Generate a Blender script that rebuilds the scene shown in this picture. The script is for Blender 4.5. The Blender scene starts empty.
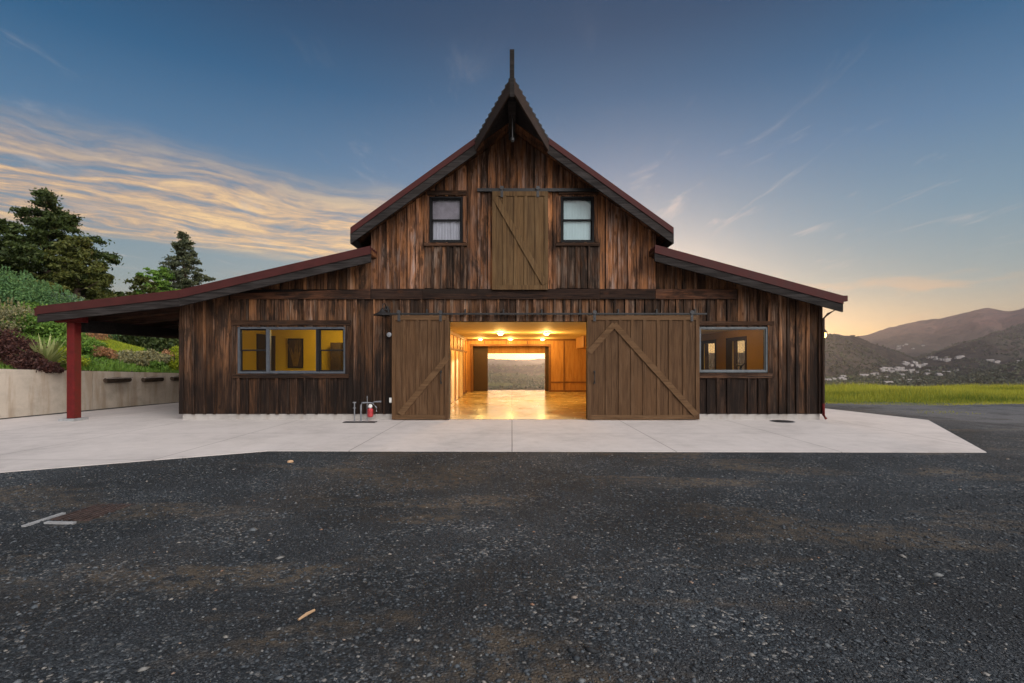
import bpy, math, random
import numpy as np
from mathutils import Vector
random.seed(7)
RNG = np.random.default_rng(11)
R = math.radians
C = bpy.context.scene.collection
SC = bpy.context.scene

# ------------------------------------------------------------------ camera
F, CX, HY, EYE, CY = 483.0, 512.5, 361.5, 1.6, -13.33
S = -CY / F                                   # metres per pixel in the plane of the facade
def X(px, y=0.0): return (px - CX) * (y - CY) / F
def Z(py, y=0.0): return EYE + (HY - py) * (y - CY) / F
cam = bpy.data.cameras.new('camera')
cam.sensor_width = 36.0
cam.lens = F * 36.0 / 1024.0
cam.shift_y = (HY - 341.5) / 1024.0
cam.clip_start, cam.clip_end = 0.05, 30000
camo = bpy.data.objects.new('camera', cam)
camo.location = (0, CY, EYE)
camo.rotation_euler = (R(90), 0, 0)
C.objects.link(camo)
SC.camera = camo

# ------------------------------------------------------------------ node helper
class NT:
    def __init__(s, tree): s.t = tree; s.n = tree.nodes; s.l = tree.links
    def add(s, typ, **kw):
        n = s.n.new(typ)
        for k, v in kw.items():
            if hasattr(n, k): setattr(n, k, v)
        return n
    def put(s, sock, v):
        if v is None: return
        if hasattr(v, 'is_output'): s.l.new(v, sock)
        else: sock.default_value = v
    def math(s, op, a, b=None, c=None, clamp=False):
        n = s.n.new('ShaderNodeMath'); n.operation = op; n.use_clamp = clamp
        s.put(n.inputs[0], a); s.put(n.inputs[1], b); s.put(n.inputs[2], c)
        return n.outputs[0]
    def vmath(s, op, a, b=None):
        n = s.n.new('ShaderNodeVectorMath'); n.operation = op
        s.put(n.inputs[0], a); s.put(n.inputs[1], b)
        return n.outputs['Value'] if op in ('DOT_PRODUCT', 'LENGTH') else n.outputs[0]
    def sep(s, v):
        n = s.n.new('ShaderNodeSeparateXYZ'); s.put(n.inputs[0], v); return n.outputs
    def comb(s, x, y, z):
        n = s.n.new('ShaderNodeCombineXYZ')
        s.put(n.inputs[0], x); s.put(n.inputs[1], y); s.put(n.inputs[2], z); return n.outputs[0]
    def noise(s, vec, scale, detail=3, rough=0.5, dist=0.0):
        n = s.n.new('ShaderNodeTexNoise'); s.put(n.inputs['Vector'], vec)
        n.inputs['Scale'].default_value = scale; n.inputs['Detail'].default_value = detail
        n.inputs['Roughness'].default_value = rough; n.inputs['Distortion'].default_value = dist
        return n.outputs
    def voro(s, vec, scale, feature='F1', rnd=1.0):
        n = s.n.new('ShaderNodeTexVoronoi'); n.feature = feature; s.put(n.inputs['Vector'], vec)
        n.inputs['Scale'].default_value = scale; n.inputs['Randomness'].default_value = rnd
        return n.outputs
    def ramp(s, fac, stops, interp='LINEAR'):
        n = s.n.new('ShaderNodeValToRGB'); n.color_ramp.interpolation = interp
        e = n.color_ramp.elements
        while len(e) < len(stops): e.new(0.5)
        for q, (p, c) in zip(e, stops):
            q.position = p
            q.color = (c[0], c[1], c[2], 1) if not isinstance(c, (int, float)) else (c, c, c, 1)
        s.put(n.inputs[0], fac); return n.outputs[0]
    def mix(s, f, a, b, mode='MIX'):
        n = s.n.new('ShaderNodeMix'); n.data_type = 'RGBA'; n.blend_type = mode
        s.put(n.inputs[0], f)
        for sock, v in ((n.inputs[6], a), (n.inputs[7], b)):
            if isinstance(v, tuple) and len(v) == 3: v = v + (1,)
            s.put(sock, v)
        return n.outputs[2]
    def maprange(s, v, a, b, c=0.0, d=1.0, smooth=True):
        n = s.n.new('ShaderNodeMapRange')
        if smooth: n.interpolation_type = 'SMOOTHSTEP'
        s.put(n.inputs[0], v)
        for i, q in enumerate((a, b, c, d)): s.put(n.inputs[i + 1], q)
        return n.outputs[0]
    def bump(s, h, strength=0.5, dist=0.02):
        n = s.n.new('ShaderNodeBump'); n.inputs['Strength'].default_value = strength
        n.inputs['Distance'].default_value = dist; s.put(n.inputs['Height'], h); return n.outputs[0]

# ------------------------------------------------------------------ sky
SUN_EL, SUN_AZ = R(3.4), R(11)                # low behind the barn, to the right of its rear doors
w = bpy.data.worlds.new('World'); SC.world = w
w.use_nodes = True
t = NT(w.node_tree); t.n.clear()
d = t.vmath('NORMALIZE', t.add('ShaderNodeTexCoord').outputs['Generated'])
dx, dy, dz = t.sep(d)
nish = t.add('ShaderNodeTexSky', sky_type='NISHITA', sun_disc=False)
nish.sun_elevation, nish.sun_rotation = SUN_EL, SUN_AZ
nish.altitude, nish.air_density, nish.dust_density = 300, 1.0, 1.2
grad = t.ramp(dz, [(0.0, (.58, .43, .26)), (.05, (.50, .45, .33)), (.13, (.26, .35, .37)), (.24, (.140, .262, .365)),
                   (.36, (.060, .170, .318)), (.47, (.006, .092, .218)), (.56, (.002, .048, .130)), (.64, (.0, .030, .090)), (1.0, (.04, .08, .16))])
# warm band of the sunset low over the ridge, strongest straight ahead
sdir = (math.sin(SUN_AZ) * math.cos(SUN_EL), math.cos(SUN_AZ) * math.cos(SUN_EL), math.sin(SUN_EL))
GLOW = .16
hx = t.math('SUBTRACT', dx, GLOW)
aa = t.math('ADD', t.math('MULTIPLY', t.math('MULTIPLY', hx, hx), 0.9), t.math('MULTIPLY', t.math('MULTIPLY', dz, dz), 80.0))
front = t.maprange(dy, 0.0, 0.5)
band = t.math('MULTIPLY', t.math('EXPONENT', t.math('MULTIPLY', aa, -2.6)), front)
tight = t.math('MULTIPLY', t.math('EXPONENT', t.math('MULTIPLY', t.math('ADD', t.math('MULTIPLY', hx, t.math('MULTIPLY', hx, 9.0)), t.math('MULTIPLY', dz, t.math('MULTIPLY', dz, 150.0))), -1.0)), front)
col = t.mix(t.math('MULTIPLY', band, .95), grad, (1.08, .60, .15))
col = t.mix(t.math('MULTIPLY', tight, .9), col, (4.2, 2.5, .75))
# cirrus: a band of streaky cloud to the left, lit yellow from below
zz = t.math('MAXIMUM', dz, 0.02)
px_, py_ = t.math('DIVIDE', dx, zz), t.math('DIVIDE', dy, zz)
cu = t.math('ADD', t.math('MULTIPLY', px_, .78), t.math('MULTIPLY', py_, .62))
cv = t.math('ADD', t.math('MULTIPLY', px_, -.62), t.math('MULTIPLY', py_, .78))
warp = t.noise(t.comb(cu, cv, 0.0), .9, 3)[0]
cv2 = t.math('ADD', cv, t.math('MULTIPLY', t.math('SUBTRACT', warp, .5), .9))
streak = t.noise(t.comb(t.math('MULTIPLY', cu, .8), t.math('MULTIPLY', cv2, 3.0), 3.0), 1.9, 7, .64)[0]
ripple = t.noise(t.comb(t.math('MULTIPLY', cu, 3.0), t.math('MULTIPLY', cv2, 4.2), 7.0), 2.8, 6, .66)[0]
tex = t.math('ADD', t.math('MULTIPLY', streak, .70), t.math('MULTIPLY', ripple, .30))
inb = t.math('MULTIPLY', t.maprange(cv2, 2.45, 3.5), t.maprange(cv2, 5.25, 4.6))
inb = t.math('MULTIPLY', inb, t.maprange(cu, 3.0, 1.3))
inb = t.math('MULTIPLY', inb, t.maprange(dy, 0.0, .3))
cl = t.math('MULTIPLY', t.maprange(tex, .28, .60), inb)
ccol = t.ramp(t.maprange(tex, .40, .64, smooth=False), [(0, (.36, .29, .28)), (.45, (.68, .43, .25)), (1, (.98, .66, .31))])
ccol = t.mix(t.math('MULTIPLY', t.maprange(cu, -.6, 1.7), .75), ccol, t.ramp(t.maprange(tex, .38, .6, smooth=False), [(0, (.66, .38, .22)), (1, (1.10, .70, .29))]))
col = t.mix(t.math('MULTIPLY', cl, .92), col, ccol)
# thin high wisps elsewhere
wv = t.noise(t.comb(t.math('MULTIPLY', px_, 2.6), t.math('MULTIPLY', py_, .9), 1.0), 1.2, 6, .6, .6)[0]
wisp = t.math('MULTIPLY', t.maprange(wv, .56, .78), t.maprange(dz, .62, .3))
wisp = t.math('MULTIPLY', wisp, t.maprange(dz, .07, .16))
col = t.mix(t.math('MULTIPLY', wisp, .5), col, (.60, .52, .48))
# small warm clouds over the ridge at the right
lc = t.noise(t.comb(t.math('MULTIPLY', dx, 5.0), 0.0, t.math('MULTIPLY', dz, 16.0)), 1.8, 5, .55)[0]
low = t.math('MULTIPLY', t.maprange(lc, .50, .66), t.math('MULTIPLY', t.maprange(dz, .05, .07), t.maprange(dz, .17, .10)))
low = t.math('MULTIPLY', low, t.maprange(dy, .6, .8))
col = t.mix(t.math('MULTIPLY', low, .6), col, (.88, .50, .24))
# unseen sky overhead and behind the camera, brightened to light the front
back = t.math('MAXIMUM', t.maprange(dy, .1, -.5), t.maprange(dz, .70, .95))
col = t.mix(t.math('MULTIPLY', back, t.maprange(dz, -.05, .1)), col, (.50, .50, .53))
fill_dir = Vector((.50, -.66, .56)).normalized()      # added bright lobe in the unseen sky, directional fill from behind right
lobe = t.math('EXPONENT', t.math('MULTIPLY', t.math('SUBTRACT', t.vmath('DOT_PRODUCT', d, tuple(fill_dir)), 1.0), 11.0))
lobe = t.math('MULTIPLY', t.math('MULTIPLY', lobe, t.maprange(dy, .12, -.2)), t.maprange(dz, -.02, .08))
col = t.mix(1.0, col, t.mix(lobe, (0, 0, 0), (7.6, 7.15, 6.8)), 'ADD')
bg1 = t.add('ShaderNodeBackground'); t.put(bg1.inputs[0], col); bg1.inputs[1].default_value = 1.0
bg2 = t.add('ShaderNodeBackground'); t.put(bg2.inputs[0], nish.outputs[0]); bg2.inputs[1].default_value = 0.02
ads = t.add('ShaderNodeAddShader'); t.l.new(bg1.outputs[0], ads.inputs[0]); t.l.new(bg2.outputs[0], ads.inputs[1])
t.l.new(ads.outputs[0], t.add('ShaderNodeOutputWorld').inputs[0])

sun = bpy.data.lights.new('sun', 'SUN'); sun.energy = 2.5; sun.angle = R(1.5); sun.color = (1, .62, .32)
so = bpy.data.objects.new('sun', sun)
so.rotation_euler = Vector(sdir).to_track_quat('Z', 'Y').to_euler(); C.objects.link(so)

SC.view_settings.view_transform = 'Standard'
SC.view_settings.look = 'None'
SC.view_settings.exposure = 0.0
SC.view_settings.gamma = 1.0
SC.view_settings.use_curve_mapping = False
SC.render.engine = 'CYCLES'
SC.cycles.use_denoising = True
SC.cycles.max_bounces = 8
SC.cycles.transparent_max_bounces = 12
SC.cycles.sample_clamp_indirect = 6.0
SC.cycles.volume_bounces = 1

# ------------------------------------------------------------------ materials
def mat(name):
    m = bpy.data.materials.new(name); m.use_nodes = True
    t = NT(m.node_tree)
    b = t.n['Principled BSDF']
    return m, t, b
def objco(t): return t.add('ShaderNodeTexCoord').outputs['Object']
def attr(t, name='tint'):
    n = t.add('ShaderNodeAttribute'); n.attribute_name = name; return n.outputs['Color']

def simple(name, c, rough=.6, metal=0.0, var=.25, scale=6.0, bump=0.0):
    m, t, b = mat(name)
    n = t.noise(objco(t), scale, 5, .6)[0]
    lo = tuple(q * (1 - var) for q in c); hi = tuple(min(1, q * (1 + var)) for q in c)
    t.put(b.inputs['Base Color'], t.ramp(n, [(.3, lo), (.7, hi)]))
    t.put(b.inputs['Roughness'], t.maprange(n, .3, .7, rough * .9, min(1, rough * 1.1)))
    b.inputs['Metallic'].default_value = metal
    if rough > .6: b.inputs['Specular IOR Level'].default_value = .2
    if bump: t.put(b.inputs['Normal'], t.bump(n, bump, .01))
    return m

def wood(name, dark, mid, warm, grey, stain=0.0, rough=.82, knots=True, axis='z', grain=1.0):
    """weathered boards; tint attribute: r = random per board, g = warmth, b = weathering"""
    m, t, b = mat(name)
    co = objco(t); sp = t.sep(co); tn = t.sep(attr(t))
    off = t.math('MULTIPLY', tn[0], 91.0)
    k = 1.0
    if axis == 'z': v = t.comb(t.math('MULTIPLY', sp[0], 26 * grain), t.math('ADD', t.math('MULTIPLY', sp[1], 26 * grain), off), t.math('MULTIPLY', sp[2], k))
    elif axis == 'x': v = t.comb(t.math('MULTIPLY', sp[0], k), t.math('ADD', t.math('MULTIPLY', sp[1], 26 * grain), off), t.math('MULTIPLY', sp[2], 26 * grain))
    else: v = t.comb(t.math('MULTIPLY', sp[0], 26 * grain), t.math('ADD', t.math('MULTIPLY', sp[1], k), off), t.math('MULTIPLY', sp[2], 26 * grain))
    g1 = t.noise(v, 1.0, 5, .65, .4)[0]
    bl = t.vmath('ADD', t.vmath('MULTIPLY', co, (3.2, 3.2, .9) if axis == 'z' else ((.9, 3.2, 3.2) if axis == 'x' else (3.2, .9, 3.2))), t.comb(off, 0.0, off))
    g2 = t.noise(bl, 1.0, 4, .6)[0]
    g3 = t.noise(v, 3.1, 3, .6)[0]
    base = t.mix(t.maprange(t.math('ADD', t.math('MULTIPLY', g1, .7), t.math('MULTIPLY', g3, .3)), .41, .57), dark, mid)
    wf = t.math('MULTIPLY', t.maprange(t.math('ADD', t.math('MULTIPLY', g2, .7), t.math('MULTIPLY', g1, .3)), .36, .66), tn[1], clamp=True)
    base = t.mix(wf, base, warm)
    gf = t.math('MULTIPLY', t.maprange(t.math('ADD', t.math('MULTIPLY', g1, .55), t.math('MULTIPLY', t.noise(bl, 2.3, 3)[0], .45)), .45, .66), tn[2], clamp=True)
    base = t.mix(gf, base, grey)
    # a different tone for every board
    base = t.mix(1.0, base, t.ramp(tn[0], [(0, .40), (.3, .78), (.55, 1.0), (.8, 1.25), (1, 1.7)] if knots else [(0, .8), (.5, 1), (1, 1.25)]), 'MULTIPLY')
    if knots:
        kv = t.vmath('ADD', t.vmath('MULTIPLY', co, (4.6, 4.6, 2.3) if axis == 'z' else (2.3, 4.6, 4.6)), t.comb(off, off, 0.0))
        kd = t.voro(kv, 1.0)['Distance']
        base = t.mix(t.maprange(kd, .19, .11, 0, .85), base, (.022, .012, .008))
        ring = t.maprange(kd, .3, .1, 0, .45)
        base = t.mix(ring, base, tuple(q * .55 for q in warm))
    if knots:
        # blackened weathering in ragged vertical patches across several boards
        bp_ = t.noise(t.vmath('MULTIPLY', co, (2.1, 2.1, .55) if axis == 'z' else (.55, 2.1, 2.1)), 1.0, 6, .66, .3)[0]
        base = t.mix(t.maprange(t.math('ADD', t.math('MULTIPLY', bp_, .75), t.math('MULTIPLY', g3, .25)), .51, .58, 0, .78), base, (.014, .010, .008))
        fine = t.noise(t.vmath('MULTIPLY', v, (4.5, 4.5, 1.5) if axis == 'z' else (1.5, 4.5, 4.5)), 1.0, 3, .7)[0]
        base = t.mix(1.0, base, t.ramp(fine, [(.30, .30), (.5, 1.0), (.70, 1.8)]), 'MULTIPLY')
    if stain:
        # rain splash and mildew: tall uneven tongues rising from the foot of the boards
        sn = t.noise(t.comb(t.math('MULTIPLY', sp[0], 7.0), off, t.math('MULTIPLY', sp[2], .55)), 1.0, 4, .6)[0]
        hgt = t.math('ADD', t.math('MULTIPLY', sn, 3.2), t.math('MULTIPLY', tn[2], 1.1))
        sf = t.maprange(t.math('SUBTRACT', hgt, sp[2]), -.5, 1.3)
        sf = t.math('MULTIPLY', sf, t.maprange(t.math('ADD', t.math('MULTIPLY', g1, .5), t.math('MULTIPLY', g3, .5)), .42, .62, 1.0, .72))
        base = t.mix(t.math('MULTIPLY', sf, stain), base, (.009, .006, .005))
    t.put(b.inputs['Base Color'], base)
    b.inputs['Roughness'].default_value = rough
    b.inputs['Specular IOR Level'].default_value = .14
    t.put(b.inputs['Normal'], t.bump(g1, .55, .012))
    return m

M = {}
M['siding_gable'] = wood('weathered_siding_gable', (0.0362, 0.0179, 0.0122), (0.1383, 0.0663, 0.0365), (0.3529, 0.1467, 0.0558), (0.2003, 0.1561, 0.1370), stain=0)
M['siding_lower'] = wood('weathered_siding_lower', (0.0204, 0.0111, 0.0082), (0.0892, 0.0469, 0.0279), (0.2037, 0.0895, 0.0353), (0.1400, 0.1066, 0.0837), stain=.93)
M['beam_wood'] = wood('weathered_beam', (.014, .009, .008), (.048, .026, .018), (.12, .048, .022), (.06, .042, .034), axis='x')
M['trim_wood'] = wood('window_trim_wood', (.026, .015, .011), (.085, .044, .026), (.13, .058, .026), (.09, .066, .05), axis='x')
M['door_paint'] = wood('door_stain', (0.0514, 0.0268, 0.0131), (0.0872, 0.0476, 0.0235), (0.1052, 0.0535, 0.0235), (0.1130, 0.0666, 0.0366), knots=False, rough=.7)
M['door_rail'] = wood('door_rail_stain', (0.0678, 0.0371, 0.0179), (0.1037, 0.0579, 0.0288), (0.1116, 0.0609, 0.0279), (0.1236, 0.0744, 0.0395), knots=False, rough=.7, axis='x')
M['upper_door'] = wood('upper_door_stain', (0.0647, 0.0374, 0.0170), (0.1066, 0.0631, 0.0277), (0.1219, 0.0670, 0.0265), (0.1295, 0.0854, 0.0428), knots=False, rough=.7)
M['soffit_wood'] = wood('soffit_boards', (.050, .022, .012), (.13, .055, .026), (.19, .080, .032), (.10, .06, .04), axis='y')
M['dark_wood'] = wood('dark_fascia_wood', (.010, .009, .009), (.026, .022, .021), (.035, .028, .025), (.06, .055, .055), axis='x', knots=False)
M['hood_wood'] = simple('hood_fascia_wood', (.036, .024, .019), .8, 0, .4, 5.0)
M['plywood'] = wood('plywood_panel', (.30, .150, .050), (.40, .21, .075), (.46, .25, .09), (.40, .24, .10), knots=False, rough=.5, grain=.35)
M['ply_batten'] = simple('panel_batten', (.16, .07, .025), .6)
M['red_metal'] = simple('red_roof_metal', (.052, .0125, .0115), .65, 0.0, .22, 3.0)
M['red_paint'] = simple('red_painted_timber', (.100, .0085, .0080), .7, 0.0, .25, 9.0)
M['frame_grey'] = simple('window_frame_grey', (0.0578, 0.0667, 0.0806), .45)
M['frame_light'] = simple('window_frame_pale', (0.0884, 0.1018, 0.1111), .45)
M['frame_dark'] = simple('window_frame_dark', (.009, .009, .010), .75)
M['black_metal'] = simple('black_metal', (.018, .018, .019), .5, .3)
M['dull_steel'] = simple('dull_steel', (0.0413, 0.0413, 0.0440), .5, .4)
M['steel'] = simple('galvanised_steel', (.22, .23, .25), .42, .6)
M['white_plastic'] = simple('white_plastic', (.62, .62, .60), .45)
M['red_valve'] = simple('red_valve_body', (.36, .030, .035), .4)
M['yellow_wall'] = simple('yellow_room_wall', (.62, .44, .03), .8, 0, .06, 2.0)
M['orange_wall'] = simple('ochre_room_wall', (.40, .23, .045), .8, 0, .06, 2.0)
M['white_ceiling'] = simple('painted_ceiling', (.62, .50, .25), .7, 0, .04, 2.0)
M['dark_interior'] = simple('dark_brown_interior', (.040, .020, .010), .6)
M['white_door'] = simple('pale_door_panel', (.75, .60, .36), .5, 0, .05)
M['curtain'] = simple('white_curtain', (.36, .36, .41), .9, 0, .08, 3.0)
M['blind'] = simple('pale_blind', (.42, .54, .56), .8, 0, .05, 3.0)
M['bark'] = simple('bark', (.06, .042, .03), .9, 0, .4, 12.0, .8)
M['stick'] = simple('dry_stick', (.45, .29, .17), .8)
M['house_wall'] = simple('pale_house_wall', (0.3410, 0.3186, 0.2968), .8, 0, .1, .1)
M['house_roof'] = simple('house_roof', (.30, .27, .26), .8, 0, .2, .1)
M['rusty_steel'] = simple('rusty_grate_steel', (.066, .046, .041), .8, .1, .5, 14.0)
M['grey_concrete'] = simple('pale_curb_concrete', (.27, .275, .28), .85, 0, .15, 9.0)

def glass(name, tint=(1, 1, 1), refl=.10):
    m, t, b = mat(name); t.n.remove(b)
    tr = t.add('ShaderNodeBsdfTransparent'); tr.inputs[0].default_value = tint + (1,)
    gl = t.add('ShaderNodeBsdfGlossy'); gl.inputs['Roughness'].default_value = .02
    wob = t.noise(objco(t), 1.3, 2)[0]; t.put(gl.inputs['Normal'], t.bump(wob, .05, .1))
    fr = t.add('ShaderNodeLayerWeight'); fr.inputs[0].default_value = .2
    f = t.math('ADD', t.math('MULTIPLY', fr.outputs[0], .5), refl, clamp=True)
    mx = t.add('ShaderNodeMixShader'); t.put(mx.inputs[0], f)
    t.l.new(tr.outputs[0], mx.inputs[1]); t.l.new(gl.outputs[0], mx.inputs[2])
    t.l.new(mx.outputs[0], t.n['Material Output'].inputs[0]); return m
M['glass'] = glass('window_glass', (.93, .94, .92), .012)
M['screen_glass'] = glass('screened_window_glass', (.52, .53, .52), .012)
M['glass_upper'] = glass('upper_window_glass', (.92, .94, .95), .03)

def lampmat(name, c, e):
    m, t, b = mat(name)
    b.inputs['Base Color'].default_value = (.8, .75, .6, 1)
    b.inputs['Emission Color'].default_value = c + (1,); b.inputs['Emission Strength'].default_value = e
    return m
M['lit_bulb'] = lampmat('lit_bulb', (1, .72, .30), 14)

M['amber_bulb'] = lampmat('amber_bulb', (1, .55, .12), 9)

def concrete(name, base, joints=False, rough=.85, rust=0.0):
    m, t, b = mat(name); co = objco(t); sp = t.sep(co)
    n1 = t.noise(co, .55, 5, .6)[0]; n2 = t.noise(co, 3.5, 5, .65)[0]; n3 = t.noise(co, 90, 2, .6)[0]
    f = t.math('ADD', t.math('ADD', t.math('MULTIPLY', n1, .5), t.math('MULTIPLY', n2, .32)), t.math('MULTIPLY', n3, .18))
    c = t.ramp(f, [(.32, tuple(q * .72 for q in base)), (.5, base), (.68, tuple(min(1, q * 1.16) for q in base))])
    h = t.math('ADD', t.math('MULTIPLY', n3, .4), t.math('MULTIPLY', n2, .6))
    if joints:
        def line(v, step, off):
            q = t.math('FRACT', t.math('ADD', t.math('DIVIDE', t.math('SUBTRACT', v, off), step), .5))
            return t.math('MULTIPLY', t.math('ABSOLUTE', t.math('SUBTRACT', q, .5)), step)
        dmin = t.math('MINIMUM', line(sp[0], 2.92, 0.0), line(sp[1], 2.92, -2.55))
        g = t.maprange(dmin, .004, .013, 1, 0)
        c = t.mix(t.math('MULTIPLY', g, .75), c, (.10, .09, .085))
        h = t.math('SUBTRACT', h, t.math('MULTIPLY', g, 2.0))
        # faint drips and scuffs
        sc = t.noise(t.vmath('MULTIPLY', co, (1.6, .5, 1)), 1.4, 6, .7)[0]
        c = t.mix(t.maprange(sc, .56, .72, 0, .28), c, (.30, .275, .25))
        gr = t.voro(co, 7.0)['Distance']
        c = t.mix(t.maprange(gr, .05, .025, 0, .35), c, (.10, .10, .10))
    if rust:
        st = t.noise(t.vmath('MULTIPLY', co, (3.0, 3.0, .35)), 1.0, 5, .65)[0]
        c = t.mix(t.maprange(st, .46, .68, 0, rust), c, tuple(q * z for q, z in zip(base, (.60, .48, .36))))
        n4 = t.noise(t.vmath('MULTIPLY', co, (1.2, 1.2, 2.4)), 1.0, 4, .6)[0]
        c = t.mix(t.maprange(n4, .5, .7, 0, .4), c, tuple(q * .55 for q in base))
    t.put(b.inputs['Base Color'], c)
    b.inputs['Roughness'].default_value = rough
    t.put(b.inputs['Normal'], t.bump(h, .25, .008))
    return m
M['apron'] = concrete('apron_concrete', (.49, .45, .43), True)
M['retaining'] = concrete('board_formed_concrete', (.52, .45, .37), False, .9, .6)
M['foundation'] = concrete('foundation_concrete', (.36, .34, .32), False, .9, .35)

def floor_mat():
    m, t, b = mat('sealed_floor'); co = objco(t)
    n = t.noise(co, .9, 5, .6)[0]; n2 = t.noise(co, 5, 4, .6)[0]
    c = t.ramp(n, [(.3, (.42, .34, .17)), (.7, (.58, .47, .24))])
    sp = t.sep(co)
    g = t.maprange(t.math('ABSOLUTE', sp[0]), .006, .016, .8, 0)
    c = t.mix(g, c, (.08, .05, .02))
    t.put(b.inputs['Base Color'], c)
    t.put(b.inputs['Roughness'], t.maprange(n, .3, .7, .16, .30))
    t.put(b.inputs['Normal'], t.bump(t.noise(co, 2.2, 2)[0], .06, .01)); return m
M['floor'] = floor_mat()

def gravel_mat():
    m, t, b = mat('dark_gravel'); co = objco(t)
    wob = t.vmath('ADD', co, t.vmath('MULTIPLY', t.noise(co, 30, 2)[1], (.02, .02, 0)))
    v1 = t.voro(wob, 52); v2 = t.voro(wob, 120)
    r1 = t.sep(v1['Color']); r2 = t.sep(v2['Color'])
    big = t.noise(co, .38, 5, .62)[0]; med = t.noise(co, 1.6, 5, .65)[0]
    stone = t.ramp(r1[0], [(0, (.005, .007, .009)), (.5, (.015, .020, .025)), (.78, (.036, .045, .053)), (.92, (.085, .092, .098)), (1, (.22, .205, .185))])
    fine = t.ramp(r2[1], [(0, (.004, .006, .008)), (.7, (.020, .025, .031)), (1, (.075, .078, .080))])
    c = t.mix(t.maprange(med, .42, .6), stone, fine)
    # worn dirt showing through in uneven drifts along the wheel tracks
    sw = t.noise(t.vmath('MULTIPLY', co, (.42, 1.15, 1)), .75, 6, .62, .5)[0]
    dirt = t.math('MULTIPLY', t.maprange(sw, .50, .62), t.maprange(t.noise(co, 9, 4, .7)[0], .36, .6))
    c = t.mix(t.math('MULTIPLY', dirt, .85), c, (.095, .073, .050))
    c = t.mix(1.0, c, t.ramp(big, [(.33, .50), (.5, 1.0), (.66, 1.6)]), 'MULTIPLY')
    # compacted, paler drive beside the grass
    sp = t.sep(co)
    rd = t.math('MULTIPLY', t.maprange(sp[0], 10.5, 13.0), t.maprange(sp[1], -5.5, -1.5))
    rd = t.math('MULTIPLY', rd, t.maprange(t.math('ADD', med, t.math('MULTIPLY', big, .7)), .55, .95))
    c = t.mix(t.math('MULTIPLY', rd, .85), c, (.135, .138, .148))
    t.put(b.inputs['Base Color'], c); b.inputs['Roughness'].default_value = .78
    b.inputs['Specular IOR Level'].default_value = .35
    h1 = t.math('SUBTRACT', 1.0, v1['Distance']); h2 = t.math('SUBTRACT', 1.0, v2['Distance'])
    h = t.math('ADD', t.math('MULTIPLY', h1, t.math('ADD', .5, r1[1])), t.math('MULTIPLY', h2, .45))
    t.put(b.inputs['Normal'], t.bump(h, .9, .02)); return m
M['gravel'] = gravel_mat()

def stone_mat():
    m, t, b = mat('loose_stone'); a = t.sep(attr(t))
    c = t.ramp(a[0], [(0, (.012, .014, .017)), (.45, (.028, .035, .043)), (.82, (.062, .074, .086)), (.95, (.115, .125, .132)), (.99, (.22, .20, .175)), (1, (.20, .10, .055))])
    t.put(b.inputs['Base Color'], c); b.inputs['Roughness'].default_value = .75; return m
M['stone'] = stone_mat()

def leaf_mat(name, dark, light, trans=.25):
    m, t, b = mat(name); a = t.sep(attr(t))
    c = t.mix(a[0], dark, light)
    c = t.mix(t.math('MULTIPLY', a[1], .5), c, tuple(q * z for q, z in zip(light, (1.35, 1.05, .5))))
    t.put(b.inputs['Base Color'], c); b.inputs['Roughness'].default_value = .6
    b.inputs['Specular IOR Level'].default_value = .3
    tl = t.add('ShaderNodeBsdfTranslucent'); t.put(tl.inputs[0], c)
    mx = t.add('ShaderNodeMixShader'); mx.inputs[0].default_value = trans
    t.l.new(b.outputs[0], mx.inputs[1]); t.l.new(tl.outputs[0], mx.inputs[2])
    t.l.new(mx.outputs[0], t.n['Material Output'].inputs[0]); return m
M['leaf_oak'] = leaf_mat('dark_tree_leaves', (0.016, 0.030, 0.011), (0.068, 0.101, 0.024))
M['leaf_oak_olive'] = leaf_mat('olive_tree_leaves', (0.041, 0.054, 0.014), (0.115, 0.135, 0.030))
M['leaf_pine'] = leaf_mat('pine_needles', (0.031, 0.046, 0.031), (0.109, 0.132, 0.070))
M['leaf_green'] = leaf_mat('bright_shrub_leaves', (0.0483, 0.1162, 0.0207), (0.1796, 0.3300, 0.0558))
M['leaf_rosemary'] = leaf_mat('rosemary_leaves', (0.0357, 0.0962, 0.0380), (0.1386, 0.2717, 0.1035))
M['leaf_sage'] = leaf_mat('grey_green_leaves', (0.0558, 0.1111, 0.0723), (0.1818, 0.2904, 0.1845))
M['leaf_purple'] = leaf_mat('purple_brown_leaves', (0.0248, 0.0105, 0.0102), (0.1056, 0.0465, 0.0425))
M['leaf_lime'] = leaf_mat('lime_grass_leaves', (0.115, 0.184, 0.011), (0.391, 0.460, 0.034))
M['leaf_yucca'] = leaf_mat('striped_blade_leaves', (0.115, 0.172, 0.052), (0.483, 0.529, 0.253), .2)
M['leaf_red'] = leaf_mat('pink_tipped_leaves', (0.155, 0.109, 0.046), (0.496, 0.264, 0.155))
M['leaf_mixed'] = leaf_mat('mixed_succulent_leaves', (0.078, 0.093, 0.046), (0.341, 0.326, 0.186))
M['leaf_far'] = leaf_mat('far_tree_leaves', (0.024, 0.032, 0.022), (0.081, 0.095, 0.049), 0.0)
M['grass'] = leaf_mat('verge_grass', (.085, .155, .020), (.45, .47, .065), .45)
M['mulch'] = simple('bark_mulch', (.075, .048, .032), .95, 0, .5, 25.0, .6)

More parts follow.
